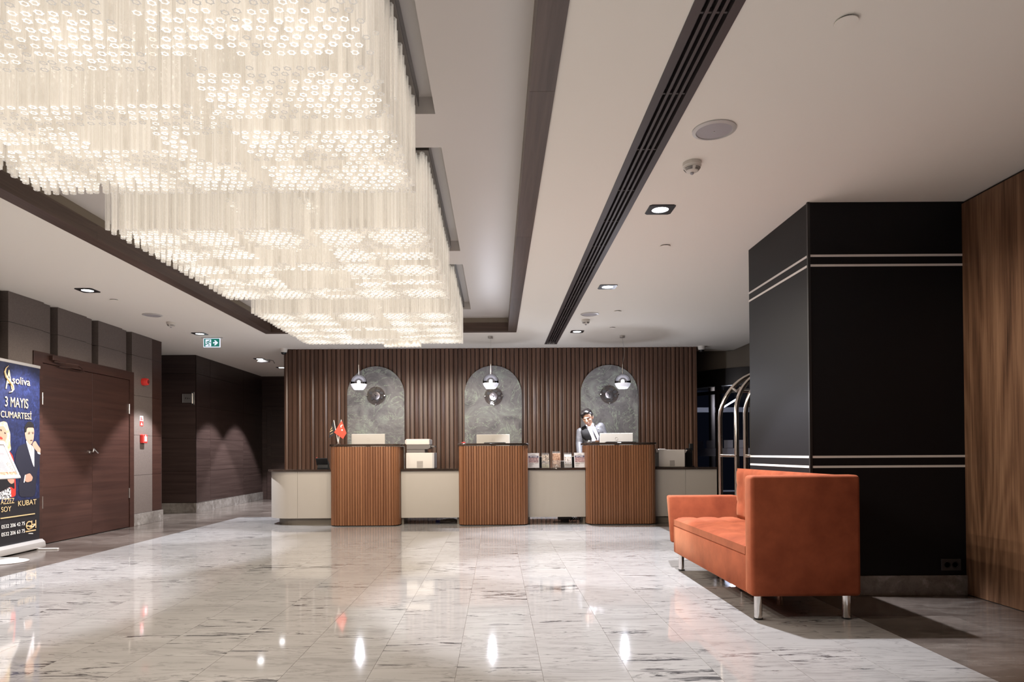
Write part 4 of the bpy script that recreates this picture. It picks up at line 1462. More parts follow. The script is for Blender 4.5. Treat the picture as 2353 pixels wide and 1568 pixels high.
cart('chrome birdcage luggage cart farther from the sofa, two hoops in view', 2.434, 6.85)
cart('chrome birdcage luggage cart mostly hidden behind the black column', 2.434, 6.10)

# ------------------------------------------------------------------ revolving door drum and the night outside
M_bronze = pmat('dark_bronze', (0.018, 0.014, 0.013), 0.4, 0.3)
M_pane = glass('door_glass', (0.62, 0.63, 0.66), 0.12, 0.01)
M_band = glass('frosted_band', (0.75, 0.77, 0.82), 0.10, 0.2, (0.50, 0.50, 0.62), 0.35)
DC, DR = (5.3, 13.2), 1.75


def arc(a0, a1, r0, r1, z0_, z1_, n=4):
    p_ = [(DC[0] + r0 * math.cos(R(a0 + (a1 - a0) * k / n)), DC[1] + r0 * math.sin(R(a0 + (a1 - a0) * k / n))) for k in range(n + 1)]
    p_ += [(DC[0] + r1 * math.cos(R(a1 + (a0 - a1) * k / n)), DC[1] + r1 * math.sin(R(a1 + (a0 - a1) * k / n))) for k in range(n + 1)]
    return MB().prism(p_, z0_, z1_, 'z')


dr = thing('door_3', 'curved dark revolving door with night outside its glass', 'door', kind='structure')
arc(172, 368, DR - 0.12, DR + 0.0, 2.50, 3.17, 40).build('plaster_drum', M_olive, dr, smooth=0.5)
arc(172, 368, DR - 0.10, DR + 0.03, 2.20, 2.50, 40).build('fascia', M_bronze, dr, smooth=0.5)
arc(172, 368, DR - 0.06, DR + 0.01, 2.06, 2.12, 40).build('top_rail', M_bronze, dr, smooth=0.5)
arc(172, 368, DR - 0.06, DR + 0.01, 0.0, 0.12, 40).build('bottom_rail', M_bronze, dr, smooth=0.5)
a = 180
while a < 360:
    arc(a - 1.4, a + 1.4, DR - 0.06, DR + 0.012, 0.0, 2.2, 1).build('mullion', M_bronze, dr)
    g_ = arc(a + 1.4, a + 18.6, DR - 0.026, DR - 0.016, 0.12, 2.06, 6).build('glass_pane', M_pane, dr, smooth=0.5)
    arc(a + 1.4, a + 18.6, DR - 0.014, DR - 0.012, 0.945, 1.085, 6).build('frosted_band', M_band, g_, smooth=0.5)
    for k in (3.5, 11.5):
        arc(a + k, a + k + 5.5, DR - 0.014, DR - 0.012, 1.09, 1.23, 4).build('frosted_tab', M_band, g_, smooth=0.5)
    a += 20
wx = MB().box(3.35, 3.58, 13.2, 13.35, 0, 3.2).box(7.02, 9.0, 13.2, 13.35, 0, 3.2).box(8.9, 9.0, 4.8, 13.2, 0, 3.2).build('wall_entrance', M_olive)
tag(wx, 'taupe wall around the revolving door', 'wall', kind='structure')
M_out = pmat('outdoor_white', (0.6, 0.6, 0.65), 0.6)
M_tube = emat('tube_light', (0.80, 0.84, 1.0), 9.0)
a, b = at(1663, 936, 16.4), at(1700, 913, 14.9)
tl = thing('tube_light', 'slanting white tube light outside the revolving door', 'outdoor lamp')
MB().cyl(a, b, 0.018).build('tube', M_tube, tl)
for q_ in (a, b):
    MB().cyl(q_ + Vector((0, 0, 0.01)), Vector((q_.x, q_.y, 2.62)), 0.008, n=8).build('hanger', M_bronze, tl)
ld = bpy.data.lights.new('tube_glow', 'POINT')
ld.energy = 30.0
ld.color = (0.85, 0.88, 1.0)
ld.shadow_soft_size = 0.05
link('tube_glow', ld, tl, (a + b) / 2 - Vector((0, 0, 0.06)))
rf_ = MB().box(3.6, 9.0, 14.7, 17.6, 2.62, 2.75).build('canopy_roof', M_bronze)
tag(rf_, 'dark canopy roof over the ground outside the revolving door', 'canopy')
p0, p1 = at(1600, 948, 17.2), at(1600, 937, 17.2)
bm_ = MB().box(p0.x - 0.1, p0.x + 4, 17.2, 17.35, p0.z, p1.z).build('canopy_beam', M_out)
tag(bm_, 'pale horizontal canopy beam outside the revolving door', 'beam')
p0 = at(1636, 1000, 16.0)
po = MB().cyl((p0.x, 16.0, 0.0), (p0.x, 16.0, 2.62), 0.07, n=14).build('canopy_post', pmat('post_taupe', (0.12, 0.10, 0.085), 0.6), smooth=True)
tag(po, 'slim taupe post standing outside the revolving door', 'post')
p0 = at(1675, 1112, 15.6)
stp = MB().box(p0.x - 0.25, p0.x + 1.5, 15.3, 15.85, 0.0, 0.12).build('outdoor_step', M_out, bevel=0.01)
tag(stp, 'pale step on the ground outside the revolving door', 'step')

# ------------------------------------------------------------------ roll-up banner
C0, C1 = Vector((-5.0331, 6.60, 0)), Vector((-5.0836, 7.495, 0))
be = (C1 - C0).normalized()
bn = Vector((be.y, -be.x, 0))
BW = (C1 - C0).length
ban = link('rollup_banner', None)
ban.matrix_world = Matrix(((be.x, 0, bn.x, C0.x), (be.y, 0, bn.y, C0.y), (0, 1, 0, 0), (0, 0, 0, 1)))
tag(ban, 'tall navy and gold event banner on a silver roll-up base by the door', 'banner')
# local axes: x along the banner, y up, z out of its face


def bp_(px, py):
    d = ray(px, py)
    o_ = Vector((0, 0, HC))
    P_ = o_ + d * ((C0 - o_).dot(bn) / d.dot(bn))
    return ((P_ - C0).dot(be), P_.z)


def navy():
    m_, nt, b, out = nodes('banner_navy')
    v_ = coords(nt, (16, 16, 16), False)
    n1 = N(nt, 'ShaderNodeTexNoise', Scale=1.0, Detail=10.0, Roughness=0.85, Distortion=1.5)
    nt.links.new(v_, n1.inputs['Vector'])
    r_ = ramp(nt, [(0.40, (0.006, 0.007, 0.022)), (0.55, (0.012, 0.017, 0.062)), (0.68, (0.035, 0.05, 0.16))])
    nt.links.new(n1.outputs[0], r_.inputs[0])
    nt.links.new(r_.outputs[0], b.inputs['Base Color'])
    b.inputs['Roughness'].default_value = 0.45
    return m_


M_navy = navy()
M_bblack = pmat('banner_black', (0.010, 0.009, 0.012), 0.45)
M_skin1 = pmat('print_skin', (0.40, 0.21, 0.14), 0.5)
M_skin2 = pmat('print_skin_pale', (0.42, 0.24, 0.17), 0.5)
M_blond = noisy('print_blond', (0.38, 0.25, 0.12), (0.65, 0.52, 0.34), 30, 0.5)
M_suit = pmat('print_suit', (0.014, 0.014, 0.026), 0.5)
M_hair = pmat('print_hair', (0.010, 0.008, 0.008), 0.5)
M_pwhite = pmat('print_white', (0.75, 0.72, 0.75), 0.5)
M_pred = pmat('print_red', (0.55, 0.03, 0.02), 0.5)
TB = bp_(96, 845)[1]
sl = bp_(45, 1150)[1]
MB().box(0.0, BW, 0.09, sl, -0.001, 0.001).build('lower_print', M_bblack, ban)
MB().box(0.0, BW, sl, TB, -0.001, 0.001).build('upper_print', M_navy, ban)
MB().box(-0.003, BW + 0.003, TB - 0.02, TB + 0.012, -0.010, 0.010).build('top_rail', M_alu, ban, bevel=0.004)
MB().prism([(0.0, -0.055), (0.0, 0.058), (0.02, 0.062), (0.06, 0.055), (0.088, 0.025), (0.088, -0.025), (0.05, -0.055)], -0.012, BW + 0.012, 'x').xf(Matrix.Translation((0, 0.018, 0))).build('base', M_alu, ban, smooth=0.6)
for s_ in (0.12, BW - 0.10):
    MB().box(s_ - 0.018, s_ + 0.018, 0.0, 0.016, -0.11, 0.26).build('foot', M_white, ban, bevel=0.004)
MB().box(BW / 2 - 0.01, BW / 2 + 0.01, 0.08, TB - 0.01, -0.03, -0.012).build('support_pole', M_alu, ban)
_lay = [0.001]


def bpoly(pts, mat, name='figure_print', sc_=7.13, oy=960):
    _lay[0] += 0.00025
    for _ in range(2):           # round the outline
        pts = [p_ for a_, b_ in zip(pts, pts[1:] + pts[:1]) for p_ in ((0.86 * a_[0] + 0.14 * b_[0], 0.86 * a_[1] + 0.14 * b_[1]), (0.14 * a_[0] + 0.86 * b_[0], 0.14 * a_[1] + 0.86 * b_[1]))]
    q = [bp_(x / sc_, oy + y / sc_) for x, y in pts]
    v_ = [(a_, b_, _lay[0]) for a_, b_ in q]
    return MB().add(v_, [tuple(range(len(v_)))]).build(name, mat, ban)


# woman in red and black
bpoly([(-180, 560), (150, 545), (205, 620), (225, 700), (258, 1100), (255, 1310), (-180, 1310)], M_pred)
bpoly([(-150, 620), (120, 620), (200, 760), (232, 1000), (240, 1180), (170, 1130), (0, 1225), (-150, 1230)], M_bblack)
bpoly([(-120, 1240), (0, 1225), (172, 1130), (186, 1335), (-120, 1345)], noisy('print_check', (0.02, 0.02, 0.02), (0.75, 0.72, 0.72), 70, 0.5, 0.48, 0.52))
bpoly([(-110, 150), (-60, 90), (0, 75), (60, 60), (110, 80), (130, 150), (165, 260), (165, 420), (178, 520), (150, 560), (-80, 560), (-130, 380)], M_blond)
bpoly([(-60, 170), (0, 140), (60, 140), (105, 210), (113, 300), (88, 385), (50, 430), (-10, 420), (-55, 300)], M_skin1)
bpoly([(-10, 310), (25, 320), (44, 346), (28, 362), (-10, 350)], M_pred)
bpoly([(62, 245), (80, 240), (95, 262), (80, 272)], M_hair)
bpoly([(-5, 195), (15, 190), (30, 215), (10, 225)], M_hair)
bpoly([(110, 1010), (230, 1005), (225, 1070), (180, 1090), (140, 1060)], M_skin2)
# man in a dark suit
bpoly([(415, 420), (300, 470), (260, 560), (235, 740), (300, 860), (322, 1060), (300, 1090), (310, 1300), (570, 1300), (600, 900), (640, 780), (652, 600), (600, 555), (540, 480)], M_suit)
bpoly([(415, 365), (500, 450), (530, 470), (556, 500), (556, 820), (530, 760), (470, 560)], M_pwhite)
bpoly([(505, 450), (520, 450), (520, 585), (508, 560)], M_skin2)
bpoly([(398, 245), (425, 235), (430, 165), (545, 165), (554, 230), (546, 350), (520, 420), (490, 455), (450, 412), (415, 350)], M_skin2)
bpoly([(398, 245), (395, 150), (440, 72), (500, 62), (540, 108), (553, 180), (530, 165), (460, 160), (432, 180), (425, 240)], M_hair)
for q in ([(448, 262), (485, 258), (487, 268), (450, 274)], [(515, 258), (545, 256), (545, 265), (516, 268)], [(455, 240), (490, 238), (490, 245), (455, 249)], [(512, 238), (545, 238), (545, 244), (512, 246)], [(483, 370), (525, 366), (522, 378), (492, 381)]):
    bpoly(q, M_hair)
bpoly([(518, 440), (545, 392), (575, 385), (610, 450), (656, 510), (652, 590), (600, 560), (540, 490)], M_skin2)
bpoly([(600, 560), (652, 580), (652, 606), (608, 590)], M_pwhite)
bpoly([(400, 940), (480, 910), (530, 980), (510, 1040), (440, 1062), (392, 1040)], M_skin2)
bpoly([(376, 1065), (398, 935), (408, 945), (392, 1068)], M_pwhite)
LZ = _lay[0] + 0.0006


def btext(body, x0, x1, y_bot, y_top, shear=0.0, mat=None):
    a_, b_ = bp_(x0, y_bot), bp_(x0, y_top)
    c_ = bp_(x1, y_bot)
    return text(body, mat or M_gold, ban, Matrix.Translation((a_[0], a_[1], LZ)), c_[0] - a_[0], b_[1] - a_[1], shear=shear)


btext('soliva', 27, 67.5, 881, 864)
btext('A', 11, 27, 893, 849)
q = [bp_(x, y) for x, y in ((18, 841), (12, 846), (9, 855), (12, 866), (20, 876), (27, 886), (29, 895), (25, 901), (19, 902))]
MB().tube([(x, y, LZ + 0.001) for x, y in q], [0.002, 0.005, 0.009, 0.011, 0.012, 0.011, 0.009, 0.005, 0.002], 8).build('swash', M_gold, ban)
btext('3 MAYIS', 10, 63, 934, 911)
btext('CUMARTES\u0130', 0, 71, 959, 939)
btext('AZZEZ', 0, 31, 1160, 1148)
btext('SOY', 1, 24, 1178, 1166)
btext('KUBAT', 40, 82, 1164, 1152)
btext('0532 206 42 75', 1.5, 55.5, 1216, 1207.5, mat=M_fwhite)
btext('0532 206 63 75', 1.5, 55.5, 1234, 1225.5, mat=M_fwhite)
btext('G', 58, 70.5, 1219, 1199)
btext('H', 70.5, 81.5, 1215.5, 1197)
q = [bp_(x, y) for x, y in ((58, 1211), (63, 1209), (68, 1212), (73, 1212), (78, 1207))]
MB().tube([(x, y, LZ + 0.001) for x, y in q], 0.006, 6).build('swash', M_gold, ban)
a_, b_ = bp_(0, 1192), bp_(79, 1181)
MB().box(a_[0], b_[0], a_[1] - 0.006, a_[1] + 0.004, 0.001, LZ).build('gold_rule', M_gold, ban)
a_, b_ = bp_(58, 1222.5), bp_(81, 1219)
MB().box(a_[0], b_[0], a_[1] - 0.006, a_[1] + 0.006, 0.001, LZ).build('gold_rule', M_gold, ban)
for k in range(5):
    c_ = bp_(65.5 + k * 2.1, 1226.5)
    MB().box(c_[0] - 0.004, c_[0] + 0.004, c_[1] - 0.004, c_[1] + 0.004, 0.001, LZ).build('star_print', M_fwhite, ban)

# ------------------------------------------------------------------ menu stand in front of the banner
bf, tf = at(46, 1097, 6.76), at(9.5, 1017, 6.76)
mn = thing('menu_stand', 'white framed menu sign tilted on a stand in front of the banner', 'sign stand', (bf.x, 6.60, 0))
up = Vector((tf.x - bf.x, 0, tf.z - bf.z))
FH = up.length
up.normalize()
no = Vector((up.z, 0, -up.x))
MF = Matrix(((0, up.x, no.x, 0), (1, 0, 0, -0.16), (0, up.z, no.z, bf.z), (0, 0, 0, 1)))   # local: x along, y up, z out
FW = 0.32
fr_ = 0.028
for nm, bx in (('frame_rail', (0, FW, -0.012, fr_)), ('frame_rail', (0, FW, FH - fr_, FH + 0.012)), ('frame_rail', (0, fr_, fr_, FH - fr_)), ('frame_rail', (FW - fr_, FW, fr_, FH - fr_))):
    MB().box(bx[0], bx[1], bx[2], bx[3], -0.012, 0.010).xf(MF).build(nm, M_white, mn, bevel=0.007, seg=3)
pg = MB().box(fr_ - 0.004, FW - fr_ + 0.004, fr_ - 0.004, FH - fr_ + 0.004, -0.008, 0.0).xf(MF).build('menu_page', M_paper, mn)
MB().box(fr_, FW - fr_, fr_, fr_ + 0.035, 0.0, 0.001).xf(MF).build('photo_print', M_photo3, pg)
MB().box(fr_, FW - fr_, FH - fr_ - 0.025, FH - fr_, 0.0, 0.001).xf(MF).build('header_print', M_ink, pg)
MB().box(0.07, FW - 0.075, FH - 0.135, FH - 0.115, 0.0, 0.001).xf(MF).build('header_print', M_ink, pg)
for k in range(3):
    MB().box(FW - 0.105, FW - 0.045, 0.075 + k * 0.034, 0.103 + k * 0.034, 0.0, 0.001).xf(MF).build('photo_print', M_photo4, pg)
for k in range(13):
    MB().box(0.05, FW - (0.06 if k > 8 else 0.12) - 0.01 * (k % 3), 0.075 + k * 0.0145, 0.081 + k * 0.0145, 0.0, 0.0008).xf(MF).build('text_line', M_ink, pg)
xp = at(-7, 1150, 6.60).x - bf.x
MB().tube([(xp, 0, 0.012), (xp, 0, bf.z + 0.10), (xp + 0.02, 0, bf.z + 0.17)], 0.014, 12).build('pole', M_alu, mn, smooth=True)
MB().lathe([(0.185, 0.0), (0.188, 0.006), (0.17, 0.012), (0.03, 0.016), (0.0, 0.016)], (-4.765 - bf.x, -0.05, 0), 36).build('base_disc', M_alu, mn, smooth=True)

# ------------------------------------------------------------------ wall devices
M_redpl = pmat('alarm_red', (0.62, 0.035, 0.028), 0.4)
p = atx(328, 878, XL + 0.015)
t = thing('fire_siren', 'round red fire alarm siren high on the left wall', 'alarm siren', (XL + 0.015, p.y, p.z))
MB().lathe([(0.055, 0.0), (0.057, 0.045), (0.055, 0.05), (0.048, 0.078), (0.030, 0.085), (0.0, 0.085)], n=24, axis='x').build('housing', M_redpl, t, smooth=0.5)
MB().lathe([(0.032, 0.086), (0.026, 0.088), (0.016, 0.082), (0.0, 0.095)], n=16, axis='x').build('horn', pmat('alarm_dark', (0.16, 0.015, 0.015), 0.4), t, smooth=0.5)
p = atx(325, 968, XL + 0.015)
t = thing('fire_sticker', 'small red and white fire alarm sticker on the left wall', 'sticker', (XL + 0.015, p.y, p.z))
MB().box(0.0005, 0.003, -0.045, 0.045, -0.075, 0.0).build('red_field', M_redpl, t)
MB().box(0.0005, 0.003, -0.045, 0.045, 0.0, 0.075).build('white_field', M_pwhite, t)
MB().box(0.003, 0.004, -0.03, -0.005, 0.01, 0.06).box(0.003, 0.004, 0.0, 0.03, 0.02, 0.035).build('pictogram', M_redpl, t)
MB().prism([(-0.025, -0.06), (0.025, -0.06), (0.0, -0.02)], 0.003, 0.004, 'x').build('pictogram', M_pwhite, t)
p = atx(326, 1009, XL + 0.015)
t = thing('fire_call_point', 'red fire alarm call point box on the left wall below the sticker', 'call point', (XL + 0.015, p.y, p.z))
MB().prism([(-0.06, -0.065), (0.06, -0.065), (0.06, 0.065), (-0.06, 0.065)], 0.0, 0.055, 'x').build('housing', M_redpl, t, bevel=0.012, seg=3)
MB().box(0.0552, 0.057, -0.032, 0.032, -0.038, 0.036).build('break_glass', M_pwhite, t)
MB().box(0.0572, 0.058, -0.012, 0.012, -0.012, 0.012).build('target_mark', M_ink, t)
MB().box(0.0552, 0.057, -0.012, 0.012, 0.043, 0.055).build('pictogram', M_pwhite, t)
# glass sign plate in the passage
p = at(443, 916, YP)
t = thing('glass_sign', 'small clear glass sign plate on a steel bracket on the dark passage wall', 'sign', (p.x, YP, p.z))
MB().box(-0.025, 0.03, -0.012, 0.0, -0.112, 0.112).build('bracket', M_steel, t, bevel=0.002)
MB().box(-0.172, 0.0, -0.030, -0.024, -0.078, 0.078).build('glass_plate', glass('sign_glass', (0.8, 0.8, 0.8), 0.2, 0.1, (0.5, 0.47, 0.46), 0.18), t)
MB().box(-0.172, -0.164, -0.031, -0.023, -0.078, 0.078).build('polished_edge', M_alu, t)
MB().box(-0.008, 0.0, -0.034, -0.012, -0.09, 0.09).build('clamp', M_chrome, t)
for k, x in enumerate((-0.12, -0.085, -0.055)):
    MB().box(x, x + 0.014, -0.0315, -0.030, -0.012, 0.012 - 0.004 * k).build('print_mark', M_print, t)

# ------------------------------------------------------------------ ceiling devices
M_exitg = emat('exit_green', (0.0, 0.10, 0.075), 0.9)
M_exitw = emat('exit_white', (0.70, 0.74, 0.86), 0.7)
p = atz(487, 776, ZC)
t = thing('exit_sign', 'green lit emergency exit sign with running figure and arrow', 'exit sign', (p.x, p.y, ZC))
MB().box(-0.16, 0.16, -0.02, 0.02, -0.012, 0.0).build('ceiling_bar', M_white, t, bevel=0.002)
MB().box(-0.128, 0.128, -0.006, 0.006, -0.150, -0.012).build('white_plate', M_exitw, t)
gp = MB().box(-0.116, 0.116, -0.009, -0.006, -0.140, -0.020).build('green_field', M_exitg, t)
MB().box(-0.095, -0.008, -0.0105, -0.009, -0.136, -0.030).build('door_pictogram', M_exitw, gp)
ru = [(-0.050, -0.040, 0.010)]
rm = MB().ell((-0.034, -0.011, -0.048), (0.009, 0.001, 0.009), 12, 6)
for q in (((-0.042, -0.058), (-0.058, -0.088)), ((-0.056, -0.086), (-0.040, -0.104)), ((-0.040, -0.104), (-0.040, -0.132)), ((-0.058, -0.088), (-0.072, -0.106)), ((-0.072, -0.106), (-0.098, -0.106)), ((-0.042, -0.060), (-0.068, -0.064)), ((-0.068, -0.064), (-0.076, -0.082)), ((-0.044, -0.062), (-0.024, -0.082)), ((-0.024, -0.082), (-0.012, -0.076))):
    rm.cyl((q[0][0], -0.0112, q[0][1]), (q[1][0], -0.0112, q[1][1]), 0.006, n=6)
rm.build('running_figure', M_exitg, gp)
MB().prism([(0.020, -0.072), (0.056, -0.072), (0.036, -0.044), (0.058, -0.044), (0.098, -0.082), (0.058, -0.120), (0.036, -0.120), (0.056, -0.092), (0.020, -0.092)], -0.0105, -0.009, 'y').build('arrow', M_exitw, gp)


def lamp_like(name, label, cat, px, py, group, build_):
    q_ = atz(px, py, ZC)
    t_ = thing(name, label, cat, (q_.x, q_.y, ZC), 0, group)
    build_(t_)
    return t_


M_mesh = pmat('speaker_mesh', (0.42, 0.40, 0.42), 0.6)
M_offw = pmat('device_white', (0.70, 0.66, 0.60), 0.45)


def speaker(t_):
    MB().lathe([(0.118, 0.0), (0.118, -0.006), (0.098, -0.012), (0.096, -0.008), (0.096, 0.0)], n=36).build('rim', M_white, t_, smooth=True)
    MB().lathe([(0.097, -0.007), (0.06, -0.010), (0.0, -0.011)], n=36).build('grille', M_mesh, t_, smooth=True)
    MB().lathe([(0.004, -0.0105), (0.004, -0.014), (0.0, -0.014)], n=8).build('screw', M_white, t_)


def smoke(t_):
    MB().lathe([(0.055, 0.0), (0.057, -0.022), (0.052, -0.026)], n=28).build('base', M_offw, t_, smooth=0.5)
    h_ = MB().lathe([(0.052, -0.024), (0.050, -0.036), (0.034, -0.056), (0.016, -0.062), (0.0, -0.062)], n=28).build('head', M_offw, t_, smooth=0.5)
    for k in range(4):
        for z_, r_ in ((-0.039, 0.0488), (-0.045, 0.0442), (-0.050, 0.0400)):
            pts_ = [(r_ * math.cos(R(k * 90 + 12 + 66 * i / 6)), r_ * math.sin(R(k * 90 + 12 + 66 * i / 6)), z_) for i in range(7)]
            MB().tube(pts_, 0.0016, 4).build('slot', M_slot, h_)
    MB().ell((0, 0, -0.064), (0.012, 0.012, 0.012), 12, 8).build('sensor', M_mesh, t_, smooth=True)


def cover(t_):
    MB().lathe([(0.0, -0.012), (0.045, -0.010), (0.046, -0.007), (0.0, -0.007)], n=28).build('cover_plate', M_ceil, t_, smooth=0.5)
    MB().lathe([(0.038, 0.0), (0.038, -0.007)], n=20).build('collar', M_slot, t_)


for px, py, lab in ((1641, 298, 'round ceiling speaker with grey mesh, largest, right of the air vent'), (1355, 722, 'round ceiling speaker near the far end of the air vent'), (350, 724, 'round ceiling speaker over the left wall')):
    lamp_like('ceiling_speaker', lab, 'speaker', px, py, 'ceiling speakers', speaker)
for px, py, lab in ((1590, 374, 'white smoke detector between the nearest speaker and downlight'), (1346, 735, 'white smoke detector below the far ceiling speaker'), (393, 741, 'white smoke detector over the left wall near the exit sign')):
    lamp_like('smoke_detector', lab, 'smoke detector', px, py, 'smoke detectors', smoke)
for px, py, lab in ((1945, 47, 'flat round sprinkler cover at the top right of the ceiling'), (1528, 565, 'flat round sprinkler cover between the two nearest downlights'), (1419, 715, 'small sprinkler cover right of the far ceiling speaker'), (262, 689, 'small sprinkler cover beside the downlight over the door'), (1407, 753, 'tiny sprinkler cover near the slatted wall, right of the vent')):
    lamp_like('sprinkler_cover', lab, 'sprinkler cover', px, py, 'concealed sprinkler covers', cover)
for px, py, lab in ((652, 801, 'white dome camera at the left end of the slatted wall'), (1612, 797, 'white dome camera at the right end of the slatted wall')):
    q_ = at(px, py, YB - 0.09)
    t = thing('dome_camera', lab, 'camera', (q_.x, YB - 0.09, ZC), 0, 'dome cameras')
    MB().lathe([(0.062, 0.0), (0.062, -0.01), (0.055, -0.055), (0.045, -0.065), (0.0, -0.065)], n=24).build('housing', M_offw, t, smooth=0.5)
    MB().lathe([(0.045, -0.064), (0.041, -0.082), (0.028, -0.098), (0.0, -0.106)], n=24).build('dome', M_blackpl, t, smooth=True)
q_ = atz(608, 827, ZC)
t = thing('emergency_lamp', 'white box emergency lamp on the corridor ceiling', 'lamp', (q_.x, q_.y, ZC))
MB().prism([(-0.13, -0.05), (0.08, -0.05), (0.11, 0.0), (-0.11, 0.0)], -0.05, 0.05, 'y').build('housing', M_white, t, bevel=0.006)
MB().box(-0.09, 0.05, -0.04, 0.04, -0.055, -0.049).build('diffuser', M_pwhite, t)
MB().tube([(0.09, 0, -0.01), (0.16, 0, -0.02), (0.19, 0, -0.07)], 0.008, 8).build('bracket', M_steel, t)

# ------------------------------------------------------------------ receptionist
from mathutils.bvhtree import BVHTree


def fused(name, b, mat, parent, voxel, it=4, fac=0.5):
    """joins overlapping pieces into one continuous skin"""
    me = b.mesh(name, mat)
    o = link(name, me)
    rm_ = o.modifiers.new('r', 'REMESH')
    rm_.mode = 'VOXEL'
    rm_.voxel_size = voxel
    sm_ = o.modifiers.new('s', 'SMOOTH')
    sm_.iterations = it
    sm_.factor = fac
    dg = bpy.context.evaluated_depsgraph_get()
    m2 = bpy.data.meshes.new_from_object(o.evaluated_get(dg))
    bpy.data.objects.remove(o)
    m2.name = name
    m2.materials.clear()
    m2.materials.append(mat)
    m2.polygons.foreach_set('use_smooth', [True] * len(m2.polygons))
    return link(name, m2, parent)


YM = 10.62
man = thing('person', 'person in a grey suit and tie looking down behind the third desk', 'person', (1.50, YM, 0))
OM = Vector((1.50, YM, 0))


def mp(px, py, dy=0.0):
    return at(px, py, YM + dy) - OM


def limb(b, pts, rs, n=14):
    """tapered rounded chain"""
    for (p_, q_), (r0_, r1_) in zip(zip(pts[:-1], pts[1:]), zip(rs[:-1], rs[1:])):
        p_, q_ = Vector(p_), Vector(q_)
        b.cyl(p_, q_, r0_, r1_, n)
        b.ell(p_, (r0_,) * 3, 12, 8)
        b.ell(q_, (r1_,) * 3, 12, 8)
    return b


M_skin = pmat('skin', (0.50, 0.29, 0.20), 0.5, Subsurface_Weight=0.05)
M_jacket = noisy('suit_grey', (0.060, 0.058, 0.064), (0.085, 0.083, 0.090), 14, 0.5, 0.3, 0.7, 0.35)
M_trous = pmat('trousers_black', (0.015, 0.015, 0.018), 0.7)
M_lapel = pmat('lapel_black', (0.010, 0.009, 0.010), 0.7, spec=0.2)
M_shirt = pmat('shirt_white', (0.66, 0.63, 0.70), 0.7)
M_tie = pmat('tie_charcoal', (0.045, 0.042, 0.05), 0.55)
M_mhair = pmat('hair_black', (0.010, 0.008, 0.008), 0.30)
M_lip = pmat('lip', (0.30, 0.12, 0.10), 0.5)

rs_, ls_ = mp(1334, 993), mp(1380, 981)
nb = mp(1357, 985)
hip = Vector((0.075, 0.03, 0.93))
waist = Vector((0.045, 0.02, 1.10))
chest = mp(1357, 1003)
hd = mp(1350, 960)
MH = Matrix.Rotation(R(-9), 3, 'Y') @ Matrix.Rotation(R(-22), 3, 'Z') @ Matrix.Rotation(R(18), 3, 'X')


def hp(x, y, z):
    return hd + MH @ Vector((x, y, z))


def torso(b, g):
    """lofted trunk: pelvis, waist, chest, sloping shoulders, base of the neck"""
    sv = (ls_ - rs_).normalized()
    mid = (rs_ + ls_) / 2
    rings = [(hip + Vector((0, 0, -0.10)), 0.150, 0.100, 0.0), (hip, 0.165, 0.108, 0.0), (waist, 0.150, 0.100, 0.05),
             (waist + (mid - waist) * 0.45, 0.165, 0.108, 0.35), (waist + (mid - waist) * 0.75, 0.182, 0.112, 0.8),
             (mid + Vector((0, 0.005, -0.035)), 0.190, 0.098, 1.0), (mid + Vector((0, 0.012, 0.012)), 0.168, 0.080, 1.0),
             (mid + (nb - mid) * 0.6 + Vector((0, 0.018, 0.040)), 0.105, 0.066, 0.8), (nb + Vector((0, 0.02, 0.035)), 0.062, 0.058, 0.4)]
    v, f = [], []
    n = 28
    for c_, rx, ry, t_ in rings:
        ax = (Vector((1, 0, 0)) * (1 - t_) + sv * t_).normalized()
        for k in range(n):
            a_ = 2 * PI * k / n
            ca, sa = math.cos(a_), math.sin(a_)
            e_ = 0.8
            x_ = (rx + g) * math.copysign(abs(ca) ** e_, ca)
            y_ = (ry + g) * math.copysign(abs(sa) ** e_, sa)
            v.append(c_ + ax * x_ + Vector((0, y_, 0)))
    for r_ in range(len(rings) - 1):
        for k in range(n):
            f.append((r_ * n + k, r_ * n + (k + 1) % n, (r_ + 1) * n + (k + 1) % n, (r_ + 1) * n + k))
    f.append(tuple(range(n - 1, -1, -1)))
    f.append(tuple(range((len(rings) - 1) * n, len(rings) * n)))
    b.add(v, f)
    return b


ra = [rs_, mp(1331, 1020, -0.03), mp(1333, 1046, -0.20)]
rw = Vector((ra[2].x + 0.01, -0.245, 0.90))
la = [ls_, mp(1392, 1010, -0.02), Vector((0.16, -0.16, 0.98))]
lw_ = Vector((0.06, -0.205, 0.95))


def arms(b, g):
    limb(b, ra + [rw], [0.056 + g, 0.046 + g, 0.042 + g, 0.031 + g])
    limb(b, la + [lw_], [0.056 + g, 0.046 + g, 0.042 + g, 0.031 + g])
    return b


def legs(b, g):
    for s_ in (-1, 1):
        h_ = hip + Vector((s_ * 0.085, 0, -0.03))
        k_ = Vector((hip.x + s_ * 0.09, 0.0, 0.49))
        a_ = Vector((hip.x + s_ * 0.095, 0.03, 0.085))
        limb(b, [h_, k_, a_], [0.085 + g, 0.058 + g, 0.042 + g])
    return b


body = MB()
torso(body, -0.008)
arms(body, -0.006)
legs(body, -0.008)
for s_ in (-1, 1):
    limb(body, [Vector((hip.x + s_ * 0.095, 0.045, 0.05)), Vector((hip.x + s_ * 0.10, -0.12, 0.035))], [0.038, 0.03])
limb(body, [nb + Vector((0, 0.01, -0.02)), hp(0, 0.02, -0.07)], [0.058, 0.053])
